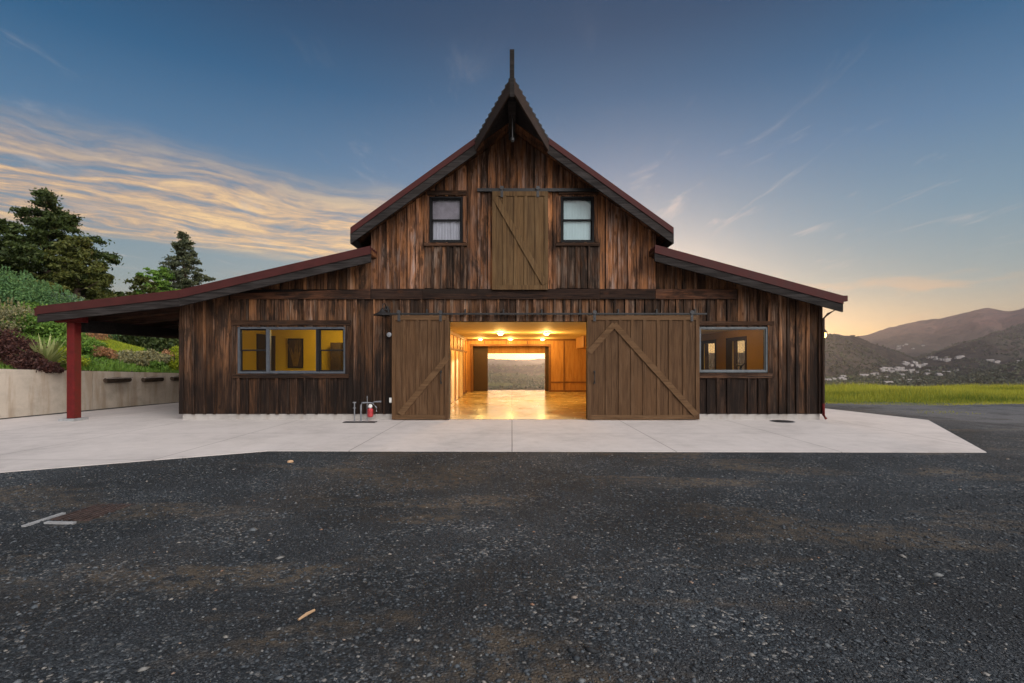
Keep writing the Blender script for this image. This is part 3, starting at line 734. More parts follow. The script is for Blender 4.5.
# sliding doors
def sliding_door(px0, px1, py0, py1, braces, bats, rail_px, mname, handle=None, hangers=(), yb=-.15, clear=0.0):
    x0, x1, z0, z1 = X(px0), X(px1), max(Z(py1), .02), Z(py0)
    d_ = MB(); x = x0
    for bx in list(bats) + [px1]:
        d_.box(x, X(bx) - .003, yb, yb + .04, z0, z1, (random.uniform(.3, .75), random.random() * .7, random.random() * .7)); x = X(bx)
    root = d_.build('sliding_door', M[mname], barn)
    y2 = yb - .022; rw = rail_px * S
    bt = MB()
    for bx in bats:
        bt.box(X(bx) - .045, X(bx) + .045, y2, yb - .001, z0 + rw, z1 - rw, (random.uniform(.35, .8), .5, .6))
    bt.each('batten', M[mname], root)
    fr = MB()
    fr.box(x0 - .002, x0 + rw * .8, y2 - .006, yb - .0005, z0, z1, (.6, .5, .6)); fr.box(x1 - rw * .8, x1 + .002, y2 - .006, yb - .0005, z0, z1, (.5, .5, .6))
    fr.each('stile', M[mname], root)
    rl = MB()
    rl.box(x0 + rw * .8 + .002, x1 - rw * .8 - .002, y2 - .006, yb - .0005, z0, z0 + rw, (.55, .5, .5)); rl.box(x0 + rw * .8 + .002, x1 - rw * .8 - .002, y2 - .006, yb - .0005, z1 - rw, z1, (.62, .5, .6))
    rl.each('rail', M['door_rail'] if mname != 'upper_door' else M[mname], root)
    for kb, (a, c, e, g) in enumerate(braces):
        q = MB(); yy = y2 - .0105 - .004 * kb
        q.bar((X(a), yy, Z(c)), (X(e), yy, Z(g)), .020, .155, up=(0, 0, 1), col=(.62, .5, .55))
        q.build('brace', M['door_rail'] if mname != 'upper_door' else M[mname], root)
    if handle:
        h = MB(); hx_, hz_ = X(handle[0]), Z(handle[1]); yh = y2 - .008
        h.tube([(hx_, yh, hz_ + .15), (hx_, yh - .05, hz_ + .11), (hx_, yh - .05, hz_ - .11), (hx_, yh, hz_ - .15)], .012)
        h.box(hx_ - .022, hx_ + .022, yh - .006, yh, hz_ + .12, hz_ + .18); h.box(hx_ - .022, hx_ + .022, yh - .006, yh, hz_ - .18, hz_ - .12)
        h.build('handle', M['black_metal'], root)
    for hp in hangers:
        h = MB(); hx_ = X(hp); yh = y2 - .008
        h.box(hx_ - .035, hx_ + .035, yh - .008, yh, z1 - .16, z1 + .13)
        h.lathe([(.055, 0), (.055, .02)], (hx_, yh - .009, z1 + .085), 16, 'y')
        for k in (-.12, -.06): h.lathe([(.012, 0), (.012, .012)], (hx_, yh - .009, z1 + k), 8, 'y')
        h.build('hanger', M['dull_steel'], root)
    return root
sliding_door(394, 450, 316, 419, [(402, 413.5, 449, 357.5)], (406, 419, 431, 443), 4.5, 'door_paint', (442.5, 377), (401, 442))
sliding_door(587, 697.5, 316, 419, [(588.5, 352.5, 613.6, 324.6), (613.2, 324.6, 694.5, 414.5)], (606.5, 619.5, 631.5, 643.5, 657, 669, 683), 4.5, 'door_paint', (593.8, 377), (594, 690))
sliding_door(493, 548, 193.5, 290.5, [(496, 199.5, 545, 285)], (505, 516, 526, 537), 4.5, 'upper_door', None, (502.5, 538))
q = MB(); q.box(X(385), X(705), -.185, -.12, Z(315.2), Z(313.6))
for k in range(9): q.box(X(390 + k * 38) - .02, X(390 + k * 38) + .02, -.12, -.03, Z(315.2), Z(309.5))
q.build('door_track', M['black_metal'], barn)
q = MB(); q.box(X(478), X(600), -.14, -.06, Z(193.0), Z(190.0)); q.build('door_track', M['black_metal'], barn)
q = MB(); q.box(X(450) , X(587.5), -.03, .16, Z(321.5), Z(318)); q.build('door_header', M['dark_wood'], barn)
q = MB(); q.box(X(448.6), X(449.9), -.06, .16, 0.0, Z(318)); q.box(X(587.6), X(589), -.06, .16, 0.0, Z(318)); q.each('door_jamb', M['dark_wood'], barn)

# ---- roofs: ribbed red metal over a timber deck
def roof_plane(mb, p0, p1, y0, y1, th, rib=.20, mi_top=0):
    """p0 upper, p1 lower (x, z); ribs run down the slope"""
    y = y0; k = 0
    while y < y1 - 1e-3:
        y2 = min(y + rib * .8, y1); y3 = min(y2 + rib * .2, y1)
        mb.strip(min(p0[0], p1[0]), max(p0[0], p1[0]), y, y2, *((p1[1] - th, p1[1], p0[1] - th, p0[1]) if p1[0] < p0[0] else (p0[1] - th, p0[1], p1[1] - th, p1[1])), (.5, .5, .5), mi_top)
        if y3 > y2: mb.strip(min(p0[0], p1[0]), max(p0[0], p1[0]), y2, y3, *((p1[1] - th, p1[1] + .035, p0[1] - th, p0[1] + .035) if p1[0] < p0[0] else (p0[1] - th, p0[1] + .035, p1[1] - th, p1[1] + .035)), (.5, .5, .5), mi_top)
        y = y3; k += 1
def deck(mb, p0, p1, y0, y1, top, th, mi=0):
    n = max(2, int(abs(p1[0] - p0[0]) / .24)); a = sorted((p0, p1))
    for k in range(n):
        xa, xb = a[0][0] + (a[1][0] - a[0][0]) * k / n, a[0][0] + (a[1][0] - a[0][0]) * (k + 1) / n
        za, zb = lin(a[0], a[1], xa), lin(a[0], a[1], xb); xb -= .004
        mb.strip(xa, xb, y0, y1, za - top - th, za - top, zb - top - th, zb - top, (random.random(), random.random(), .3), mi)
def rake(mbf, mbm, p0, p1, y, dm, df):
    """red metal trim over a dark board along a sloped edge"""
    a, c = sorted((p0, p1))
    mbm.strip(a[0], c[0], y - .035, y, a[1] - dm, a[1] + .045, c[1] - dm, c[1] + .045, (.5, .5, .5))
    mbf.strip(a[0], c[0], y - .012, y + .045, a[1] - dm - df, a[1] - dm - .001, c[1] - dm - df, c[1] - dm - .001, (random.random() * .6, .3, .5))
    mbf.strip(a[0], c[0], y + .0005, y + .04, a[1] - dm, a[1] - .04, c[1] - dm, c[1] - .04, (.2, .2, .2))
YB = DEPTH + .5
KX = .937
mr = MB()
for sgn in (-1, 1):
    roof_plane(mr, (0, RA), (sgn * RB, RA - SLOPE * RB), OV, YB, .04)
    # hay hood: sheets cut along the diagonal edge, so the edge steps with the ribs
    ns = 22; ya = OV
    for k in range(ns):
        y1_, y0_ = OV - 1.6 * k / ns, OV - 1.6 * (k + 1) / ns
        xe = KX * (1 - (k + .35) / ns) + .055; up = .035 * (k % 2)
        xa, xb = sorted((0.0, sgn * xe)); 
        mr.strip(xa, xb, y0_, y1_, top_main(xa) - .04, top_main(xa) + up, top_main(xb) - .04, top_main(xb) + up, (.5, .5, .5), 1)
roof = mr.build('main_roof', [M['red_metal'], M['black_metal']], barn)
dk = MB()
for sgn in (-1, 1):
    deck(dk, (sgn * .001, RA - SLOPE * .001), (sgn * (RB - .03), RA - SLOPE * (RB - .03)), OV + .05, YB - .05, .045, .13)
    a_, b_, c_ = Vector((0, OV + .045, RA)), Vector((0, OV - 1.56, RA)), Vector((sgn * (KX - .02), OV + .045, RA - SLOPE * (KX - .02)))
    dn, dn2 = Vector((0, 0, -.05)), Vector((0, 0, -.16))
    dk.poly([a_ + dn, b_ + dn, c_ + dn, a_ + dn2, b_ + dn2, c_ + dn2], [(0, 1, 2), (5, 4, 3), (0, 3, 4, 1), (1, 4, 5, 2), (2, 5, 3, 0)], (.2, .2, .2), 1)
dk.build('roof_deck', [M['soffit_wood'], M['dark_wood']], roof)
fa, fm_ = MB(), MB()
for sgn in (-1, 1):
    rake(fa, fm_, (sgn * KX, RA - SLOPE * KX), (sgn * RB, RA - SLOPE * RB), OV, .125, .25)
    x_ = sorted((sgn * RB, sgn * (RB + .03)))                 # eave board along the side
    fa.box(x_[0], x_[1], OV + .046, YB, RA - SLOPE * RB - .36, RA - SLOPE * RB - .05, (.3, .3, .3))
fa.each('fascia', M['dark_wood'], roof); fm_.each('rake_trim', M['red_metal'], roof)
hf = MB()
for sgn in (-1, 1):
    p, q_ = Vector((sgn * KX, OV - .005, RA - SLOPE * KX)), Vector((sgn * .012, OV - 1.62, RA))
    nrm = Vector((sgn * 1.6, -KX, 0)).normalized() * .04
    d1, d2 = Vector((0, 0, -.045)), Vector((0, 0, -.33))
    hf.hexa([p + d2, q_ + d2 + Vector((0, 0, -.04)), q_ + d2 + nrm + Vector((0, 0, -.04)), p + d2 + nrm, p + d1, q_ + d1, q_ + d1 + nrm, p + d1 + nrm], (.6, .4, .5))
hf.each('hood_fascia', M['hood_wood'], roof)
q = MB(); q.box(-.09, .09, OV - 1.40, -.07, RA - .46, RA - .19, (.2, .2, .2)); q.build('ridge_beam', M['dark_wood'], roof)
q = MB(); ya_ = OV - 1.67
q.box(-.052, .052, ya_ - .1, ya_, Z(99, ya_), Z(52, ya_), (.1, .1, .1)); q.build('finial_post', M['dark_wood'], roof)
q = MB(); q.tube([(0.01, -1.45, RA - .46), (0.01, -1.45, 7.10)], .014); q.lathe([(.03, 0), (.045, .03), (.045, .09), (.02, .12)], (0.01, -1.45, 7.0), 12); q.build('hoist_rod', M['black_metal'], roof)

def lean_to(pieces, name):
    m_, d_, f_, r_ = MB(), MB(), MB(), MB()
    for k, (p0, p1) in enumerate(pieces):
        roof_plane(m_, p0, p1, OV, YB, .04); deck(d_, p0, p1, OV + .05, YB - .05, .045, .11); rake(f_, r_, p0, p1, OV, .17, .21)
    root = m_.build(name, M['red_metal'], barn)
    d_.build('roof_deck', M['soffit_wood'], root); f_.build('fascia', M['dark_wood'], root); r_.build('rake_trim', M['red_metal'], root)
    return root
ll = lean_to([(L0, L1)], 'lean_to_roof'); lr = lean_to([(R0, R1)], 'lean_to_roof'); cr = lean_to([((L1[0] - .003, L1[1]), L2)], 'carport_roof')
q = MB(); q.box(-12.61, -12.51, OV + .02, YB, 2.80, 3.02); q.build('gutter', M['red_metal'], cr)
q = MB(); q.box(R1[0] + .002, R1[0] + .11, OV - .03, YB, R1[1] - .10, R1[1] + .05); q.build('gutter', M['red_metal'], lr)
q = MB()
for yy in np.arange(.5, 13, 1.22): q.bar((-12.4, yy, 2.72 + .05), (WL - .03, yy, top_left(WL) - .165 - .08), .07, .16, up=(0, 0, 1), col=(random.random() * .7, .4, .3))
q.each('carport_rafter', M['beam_wood'], cr)
q = MB(); q.box(-12.03, -11.82, .02, YB - .3, Z(332), 2.75, (.05, .1, .1)); q.build('carport_beam', M['dark_wood'], cr)
q = MB(); q.box(-12.38, -11.6, -.28, -.10, 2.66, 2.83); q.build('carport_beam_end', M['red_paint'], cr, bevel=.01)
for yy in (-.19, 6.4, 12.6):
    q = MB(); q.box(-12.02, -11.81, yy - .11, yy + .11, .06, 2.658); p_ = q.build('carport_post', M['red_paint'], barn, bevel=.012)
    q = MB(); q.box(-12.14, -11.71, yy - .22, yy + .22, -.02, .06); q.build('post_footing', M['grey_concrete'], p_)
# downspout at the right corner
q = MB(); zt = R1[1] - .13
q.tube([(R1[0] + .05, -.45, zt + .05), (R1[0] + .03, -.40, zt - .12), (WR + .12, -.16, zt - .26), (WR + .03, -.11, zt - .38), (WR + .03, -.11, .45)], .032, 10)
q.build('downspout', M['dark_interior'], barn, smooth=True)
q = MB(); q.tube([(WR + .03, -.11, .448), (WR + .03, -.11, .14), (WR + .05, -.19, .04)], .036, 10); q.build('downspout_boot', M['red_paint'], barn, smooth=True)

# ---- inside the barn
AL, AR, CEIL, YP = -2.35, 4.35, 2.78, 12.0
q = MB(); q.poly([(AL, .0, .006), (AR, .0, .006), (AR, DEPTH + .6, .006), (AL, DEPTH + .6, .006)], [(0, 1, 2, 3)])
q.poly([(WL + .16, .165, .004), (AL, .165, .004), (AL, DEPTH, .004), (WL + .16, DEPTH, .004)], [(0, 1, 2, 3)]); q.poly([(AR, .165, .004), (WR - .16, .165, .004), (WR - .16, DEPTH, .004), (AR, DEPTH, .004)], [(0, 1, 2, 3)])
q.build('floor', M['floor'], barn)
q = MB(); q.box(AL, AR, .165, DEPTH - .15, CEIL, CEIL + .12); q.box(WL + .165, AL - .12, .165, DEPTH - .15, CEIL, CEIL + .12); q.box(AR + .12, WR - .165, .165, DEPTH - .15, CEIL - .02, CEIL + .1); q.build('ceiling', M['white_ceiling'], barn)
# left aisle wall: plywood with battens and a rail, pale doors
lw = MB(); lw.box(AL - .12, AL, .165, DEPTH - .2, .006, CEIL + .1)
pw = lw.build('partition_wall', M['plywood'], barn)
q = MB()
for yy in np.arange(1.2, 12, 1.22): q.box(AL + .001, AL + .022, yy - .035, yy + .035, .01, CEIL - .002)
q.box(AL + .002, AL + .02, .18, 11.95, 2.06, 2.14); q.box(AL + .002, AL + .03, .18, 11.95, .01, .10); q.box(AL + .002, AL + .03, .18, 11.95, CEIL - .14, CEIL - .003)
q.each('wall_batten', M['ply_batten'], pw)
for y0, y1 in ((4.95, 5.9), (6.6, 7.3), (8.0, 9.2)):
    q = MB(); q.box(AL + .003, AL + .05, y0, y1, .02, 2.03); q.box(AL + .05, AL + .06, y0 + .12, y1 - .12, .2, .95); q.box(AL + .05, AL + .06, y0 + .12, y1 - .12, 1.1, 1.9); q.build('interior_door', M['white_door'], pw)
q = MB(); q.box(AL - .0005, AL + .32, .18, .50, .01, CEIL - .002, (.3, .3, .3)); q.build('corner_post', M['dark_interior'], barn)
q = MB(); q.box(AR, AR + .12, .165, DEPTH - .2, .006, CEIL + .1); q.build('partition_wall', M['plywood'], barn)
# far partition with its wide opening, panels of plywood
OX0, OX1, OZ = X(473, YP), X(549.5, YP), Z(346, YP)
bw_ = MB()
bw_.box(AL, OX0, YP, YP + .12, .006, CEIL - .001, (.5, .5, .5)); bw_.box(OX1, AR, YP, YP + .12, .006, CEIL - .001, (.6, .5, .5)); bw_.box(OX0, OX1, YP, YP + .12, OZ, CEIL - .001, (.55, .5, .5))
bp = bw_.build('partition_wall', M['plywood'], barn)
q = MB()
for px in (485, 507, 528, 564.5): q.box(X(px, YP) - .03, X(px, YP) + .03, YP - .02, YP - .001, OZ + .1 if px < 549 else .1, CEIL - .1)
q.box(OX1 + .02, AR, YP - .022, YP - .002, .47, .55); q.box(OX1 + .02, AR, YP - .022, YP - .002, .02, .10); q.box(AL, AR, YP - .03, YP - .002, CEIL - .09, CEIL - .003)
q.box(OX0 - .10, OX1 + .1, YP - .035, YP - .002, OZ, OZ + .1); q.box(OX0 - .10, OX0, YP - .034, YP - .002, .01, OZ - .001); q.box(OX1, OX1 + .10, YP - .034, YP - .002, .01, OZ - .001)
q.each('wall_batten', M['ply_batten'], bp)
q = MB(); q.box(3.25, AR - .003, 8.6, 11.2, 2.25, CEIL - .003); q.build('loft_bulkhead', M['plywood'], barn)
q = MB()
for yy in (8.585,): 
    for k in range(4): q.box(3.25 + k * .36, 3.30 + k * .36, yy - .012, yy + .012, 2.26, CEIL - .01)
q.each('bulkhead_batten', M['ply_batten'], barn)
# rear wall with the open rear door, rolled to the left
BX0, BX1, BZT = X(488, DEPTH), X(545.3, DEPTH), Z(353.5, DEPTH)
q = MB()
q.box(WL + .16, BX0, DEPTH - .14, DEPTH, .006, 4.3, (.5, .6, .4)); q.box(BX1, WR - .16, DEPTH - .14, DEPTH, .006, 4.3, (.5, .6, .4)); q.box(BX0, BX1, DEPTH - .14, DEPTH, BZT, 4.3, (.5, .6, .4))
q.strip(CL, 0, DEPTH - .14, DEPTH, 4.301, under(CL + .01), 4.301, under(0), (.4, .5, .5)); q.strip(0, CRR, DEPTH - .14, DEPTH, 4.301, under(0), 4.301, under(CRR - .01), (.4, .5, .5))
q.build('back_wall', M['plywood'], barn)
q = MB(); q.box(X(474, 12.6), BX0 + .03, DEPTH - .24, DEPTH - .17, .02, OZ - .03, (.3, .5, .5)); q.box(BX1 + .005, BX1 + .22, DEPTH - .24, DEPTH - .145, .02, OZ - .03); q.each('rear_door', M['dark_interior'], barn)
# loft floor so the upper windows look into a dim room
q = MB(); q.box(CL + .17, CRR - .17, .6, .7, 3.6, 6.0); q.box(CL + .17, CRR - .17, .165, .6, 3.5, 3.6); q.build('loft_wall', M['dark_interior'], barn)

# rooms behind the low windows
def room(x0, x1, y1, wallm, nm):
    q = MB(); q.box(x0 - .1, x1 + .1, y1, y1 + .1, .006, CEIL - .025); q.box(x0 - .1, x0, .165, y1, .006, CEIL - .025); q.box(x1, x1 + .1, .165, y1, .006, CEIL - .025)
    return q.build(nm, M[wallm], barn)
rl_ = room(-8.75, -3.6, 4.2, 'yellow_wall', 'room_wall')
def at(px, y): return X(px, y)
yw = 4.195
q = MB(); q.box(-8.749, -8.69, 3.2, 4.05, .006, 2.55); q.build('room_door', M['dark_interior'], rl_)
q = MB(); q.box(at(271.5, yw), at(276, yw), yw - .06, yw, .006, Z(336, yw)); q.build('room_door', M['dark_interior'], rl_)
q = MB(); q.box(at(336, yw), at(346, yw), yw - .5, yw, .006, Z(343, yw)); q.build('cupboard', M['dark_interior'], rl_)
# the ochre room: lined outer wall with two narrow windows that look out on the evening hills
xi = WR - .161
q = MB(); q.box(5.0, 5.1, .165, 9.0, .006, CEIL - .025); q.box(5.1, xi - .03, 8.9, 9.0, .006, CEIL - .025)
yc = [.165, SW[0][0], SW[0][1], SW[1][0], SW[1][1], 8.899]
for a_, c_ in zip(yc[0::2], yc[1::2]): q.box(xi - .03, xi - .001, a_, c_, .006, CEIL - .025)
for a_, c_ in SW: q.box(xi - .03, xi - .001, a_, c_, .006, .9); q.box(xi - .03, xi - .001, a_, c_, 2.37, CEIL - .025)
rr_ = q.build('room_wall', M['orange_wall'], barn)
for a_, c_ in SW:
    q = MB(); q.box(xi - .055, xi - .031, a_ - .10, a_ - .001, .8, 2.5); q.box(xi - .055, xi - .031, c_ + .001, c_ + .52, .4, 2.5); q.box(xi - .055, xi - .031, a_, c_, 2.37, 2.5); q.box(xi - .055, xi - .031, a_, c_, .8, .9)
    f_ = q.build('side_window', M['dark_interior'], barn)
    g = MB(); xg = WR - .07; g.poly([(xg, a_, .9), (xg, c_, .9), (xg, c_, 2.37), (xg, a_, 2.37)], [(0, 1, 2, 3)]); g.build('pane', M['screen_glass'], f_)

# lamps in the rooms (lit in the photograph)
def lamp(name, loc, power, size, color=(1, .57, .16), typ='POINT'):
    l = bpy.data.lights.new(name, typ); l.energy = power; l.color = color
    if typ == 'AREA': l.shape = 'DISK'; l.size = size
    else: l.shadow_soft_size = size
    o = bpy.data.objects.new(name, l); o.location = loc; C.objects.link(o); return o
def ceiling_light(px, py, label, power):
    dd = (CEIL - EYE) * F / (HY - py); y = dd + CY; x = (px - CX) * dd / F
    th = thing('ceiling_light', label, 'ceiling light', (x, y, CEIL), 'ceiling lights in the barn aisle')
    a = MB(); a.lathe([(.16, -.004), (.16, -.035), (.13, -.05)], (0, 0, 0), 20); a.build('base', M['white_plastic'], th)
    a = MB(); a.lathe([(.09, -.05), (.095, -.08), (.06, -.105), (.02, -.112)], (0, 0, 0), 20); a.build('globe', M['lit_bulb'], th, smooth=True)
    l = lamp('ceiling_lamp', (0, 0, -.22), power, .12); l.parent = th
ceiling_light(501, 332.5, 'lit ceiling light in the barn aisle, the nearer one on the left', 170)
ceiling_light(547, 332.5, 'lit ceiling light in the barn aisle, the nearer one on the right', 170)
ceiling_light(481, 338.2, 'lit ceiling light at the far end of the aisle, leftmost of the far three', 80)
ceiling_light(511, 338.2, 'lit ceiling light at the far end of the aisle, middle of the far three', 80)
ceiling_light(543, 338.2, 'lit ceiling light at the far end of the aisle, rightmost of the far three', 80)
for px in (512,):
    pass
for x, y in ((-5.9, 2.9),):
    th = thing('room_light', 'lit ceiling light inside the yellow room behind the wide triple window', 'ceiling light', (x, y, CEIL - .02))
    a = MB(); a.lathe([(.14, -.004), (.14, -.05), (.08, -.09)], (0, 0, 0), 16); a.build('globe', M['lit_bulb'], th)
    l = lamp('room_lamp', (0, 0, -.25), 58, .12, (1, .70, .20)); l.parent = th
th = thing('room_light', 'lit ceiling light inside the ochre room behind the single right window', 'ceiling light', (6.4, 3.6, CEIL - .05))
a = MB(); a.lathe([(.14, -.004), (.14, -.05), (.08, -.09)], (0, 0, 0), 16); a.build('globe', M['lit_bulb'], th)
l = lamp('room_lamp', (0, 0, -.25), 26, .12, (1, .62, .22)); l.parent = th

# picture with tall grasses in the yellow room
yq = 4.19
th = thing('framed_picture', 'dark picture of tall pale grasses on the yellow wall behind the wide window', 'picture', ((at(296.5, yq)), yq, 1.5))
x0, x1, z0, z1 = at(289, yq) - th.location.x, at(304, yq) - th.location.x, Z(368, yq) - 1.5, Z(338.5, yq) - 1.5
a = MB(); a.box(x0, x1, -.05, -.003, z0, z1); a.build('frame', M['frame_dark'], th)
a = MB(); a.box(x0 + .04, x1 - .04, -.056, -.051, z0 + .04, z1 - .04); a.build('canvas', M['dark_interior'], th)
a = MB()
for k in range(9):
    u = (k - 4) / 4.0; a.tube([(u * .06, -.06, z0 + .06), (u * .16, -.062, z0 + .5), (u * .24 + random.uniform(-.09, .09), -.06, z0 + .7 + .45 * random.random())], [.016, .014, .004], 5)
a.build('painted_grasses', simple('straw_strokes', (.15, .095, .03), .8), th)
# exercise bike in the right-hand room
yb_ = 1.7
th = thing('exercise_bike', 'black exercise bike silhouetted behind the single right-hand window', 'exercise bike', (at(738, yb_), yb_, .006))
a = MB(); a.lathe([(.24, -.03), (.26, -.02), (.26, .02), (.24, .03)], (0, 0, 1.42 - .5), 20, 'y'); a.build('flywheel', M['black_metal'], th)
a = MB(); a.tube([(-.55, 0, .06), (.35, 0, .06)], .035); a.tube([(0, 0, .06), (0, 0, .9), (.12, 0, 1.45)], .03); a.tube([(-.5, 0, .06), (-.42, 0, 1.25)], .03); a.tube([(-.42, 0, .7), (.02, 0, .9)], .03)
a.tube([(-.6, -.25, .04), (-.6, .25, .04)], .03); a.tube([(.35, -.25, .04), (.35, .25, .04)], .03); a.build('frame', M['black_metal'], th)
a = MB(); a.tube([(.12, -.25, 1.55), (.05, -.2, 1.47), (.05, .2, 1.47), (.12, .25, 1.55)], .02); a.build('handlebar', M['black_metal'], th)
a = MB(); a.lathe([(.03, 0), (.12, .03), (.13, .07), (.05, .09)], (-.42, 0, 1.25), 14); a.build('saddle', M['black_metal'], th)

# ------------------------------------------------------------------ fittings on the front wall
th = thing('barn_lamp', 'unlit black gooseneck barn lamp on the front wall left of the sliding door', 'wall lamp', (X(388), -.07, Z(308.5)))
a = MB(); a.lathe([(.06, 0), (.06, .03)], (0, 0, 0), 14, 'y'); a.build('wall_plate', M['black_metal'], th)
a = MB(); a.tube([(0, -.03, 0), (0, -.22, .10), (0, -.40, .06), (0, -.44, -.06)], .014); a.build('gooseneck', M['black_metal'], th)
a = MB(); a.lathe([(.03, -.05), (.06, -.10), (.10, -.15), (.23, -.22), (.25, -.24), (.235, -.235), (.09, -.16)], (0, -.44, 0), 24); a.build('lamp_shade', M['black_metal'], th, smooth=True)
th = thing('wall_floodlight', 'small round white floodlight on the dark wall beside the left sliding door', 'floodlight', (X(391), -.065, Z(335)))
a = MB(); a.lathe([(.05, 0), (.05, .05)], (0, 0, 0), 14, 'y'); a.build('bracket', M['steel'], th)
a = MB(); a.lathe([(.06, .05), (.068, .08), (.064, .10), (.03, .105)], (0, 0, 0), 18, 'y'); a.build('lamp_head', M['steel'], th)
th = thing('outlet_box', 'white weatherproof outlet box low on the wall beside the left sliding door', 'outlet box', (X(392.2), -.062, Z(400)))
a = MB(); a.box(-.04, .04, -.06, 0, -.07, .07); a.build('box_body', M['white_plastic'], th, bevel=.008)
a = MB(); a.box(-.032, .032, -.075, -.061, -.055, .055); a.build('cover', M['white_plastic'], th, bevel=.006)
th = thing('wall_lantern', 'lit amber lantern on the right-hand corner of the barn', 'wall lamp', (WR + .001, .35, Z(329, .35)))
a = MB(); a.box(0, .03, -.05, .05, -.1, .1); a.tube([(.03, 0, .05), (.20, 0, .14), (.30, 0, .10), (.33, 0, .02)], .012); a.build('bracket', M['black_metal'], th)
a = MB(); a.lathe([(.02, .02), (.10, -.10), (.085, -.10)], (.33, 0, 0), 16); a.build('lamp_shade', M['black_metal'], th)
a = MB(); a.lathe([(.03, -.09), (.06, -.12), (.075, -.18), (.05, -.24), (.015, -.25)], (.33, 0, 0), 14); a.build('bulb', M['amber_bulb'], th, smooth=True)
l = lamp('lantern_lamp', (.33, -.02, -.36), 9, .06, (1, .6, .2)); l.parent = th
# plumbing at the foot of the wall
th = thing('pipe_manifold', 'group of silver water pipes with a red valve at the foot of the front wall', 'water pipes', (X(366), -.30, 0))
px = lambda p: X(p, -.30) - th.location.x
zz_ = lambda p: Z(p, -.30)
a = MB(); a.tube([(px(355), 0, 0), (px(355), 0, zz_(403))], .018); a.lathe([(.05, 0), (.05, .03)], (px(355), 0, zz_(403)), 10); a.tube([(px(355) - .04, 0, zz_(408)), (px(355) + .04, 0, zz_(408))], .014); a.build('standpipe', M['steel'], th)
a = MB(); a.tube([(px(361.5), 0, 0), (px(361.5), 0, zz_(405)), (px(362.5), 0, zz_(403)), (px(366), 0, zz_(402.6))], .024); a.build('pipe_elbow', M['steel'], th)
a = MB(); a.tube([(px(367.5), .02, 0), (px(367.5), .02, zz_(396))], .011); a.build('riser_pipe', M['steel'], th)
a = MB(); a.tube([(px(366), 0, zz_(402.6)), (px(373), 0, zz_(403)), (px(377), 0, zz_(407.5)), (px(377), 0, .25)], .02); a.tube([(px(373), 0, zz_(403)), (px(375), -.02, zz_(401.8)), (px(382), -.03, zz_(401.4))], [.018, .018, .026]); a.build('hose_bib', M['steel'], th)
a = MB(); a.lathe([(.05, .10), (.075, .13), (.078, .30), (.05, .34)], (px(371), -.02, 0), 16); a.build('red_valve', M['red_valve'], th)
a = MB(); a.lathe([(.03, .34), (.055, .37), (.05, .43), (.02, .45)], (px(371), -.02, 0), 14); a.build('valve_cap', M['white_plastic'], th)
th = tag(MB() and None or thing('valve_box_lid', 'small dark round drain lid flush in the concrete apron at the right', 'drain lid', (X(783, CY + EYE * F / 60.0), CY + EYE * F / 60.0, .0)))
a = MB(); a.lathe([(.26, .004), (.26, .012), (.24, .016)], (0, 0, 0), 24); a.build('lid', M['black_metal'], th)
a = MB(); a.lathe([(.30, .003), (.30, .008)], (0, 0, 0), 24); a.build('rim', M['steel'], th)
th = thing('shadow_plate', 'dark flat plate standing in for the shadow under the water pipes', 'shadow plate', (X(359, -.75), -.62, .0))  # shadow spot below the pipes, laid on the apron as a dark plate
a = MB(); a.box(-.42, .42, -.13, .13, .004, .014); a.build('lid', M['black_metal'], th)

# ------------------------------------------------------------------ drain grate and litter in the gravel
def ground_at(px, py):
    dd = EYE * F / (py - HY); return ((px - CX) * dd / F, dd + CY)
A, B, Cc = ground_at(24, 526), ground_at(62, 523.5), ground_at(122, 505)
A2, B2 = ground_at(86, 506), ground_at(24, 526)
th = thing('drain_grate', 'rusty steel drain grate half buried in the gravel with a pale curb edge', 'drain grate', (A[0], A[1], -.024))
p0, p1 = Vector((0, 0, .0)), Vector((A2[0] - A[0], A2[1] - A[1], .0)); dr = (p1 - p0).normalized(); nd = Vector((dr.y, -dr.x, 0)); L_ = (p1 - p0).length
a = MB(); a.bar(p0 + Vector((0, 0, .0)), p0 + dr * (L_ * .62), .045, .06); a.bar(p0 + dr * .12 + nd * .10, p0 + dr * .12 + nd * .40, .04, .056); a.build('curb', M['grey_concrete'], th)
a = MB()
for k in range(7): a.bar(p0 + dr * .2 + nd * (.08 + .06 * k) + Vector((0, 0, .012)), p0 + dr * (L_ * 1.12) + nd * (.08 + .06 * k) + Vector((0, 0, .012)), .022, .03)
for k in range(5): a.bar(p0 + dr * (.22 + L_ * .85 * k / 4) + nd * .05 + Vector((0, 0, .006)), p0 + dr * (.22 + L_ * .85 * k / 4) + nd * .47 + Vector((0, 0, .006)), .02, .02)
a.build('bars', M['rusty_steel'], th)
g0, g1 = ground_at(299, 619), ground_at(315, 610)
q = MB(); zg = float(gz(np.array(g0[0]), np.array(g0[1]))) + .02
q.tube([(g0[0], g0[1], zg), ((g0[0] + g1[0]) / 2, (g0[1] + g1[1]) / 2, zg + .006), (g1[0], g1[1], zg + .004)], [.007, .011, .008], 7)
tag(q.build('stick', M['stick']), 'short pale broken stick lying on the dark gravel', 'stick')
g0 = ground_at(291, 461.5); q = MB(); zg = float(gz(np.array(g0[0]), np.array(g0[1])))
q.lathe([(.03, -.02), (.05, .005), (.045, .025), (.015, .035)], (g0[0], g0[1], zg), 7); tag(q.build('rock', M['stick']), 'fist sized tan rock on the gravel near the apron edge', 'rock')

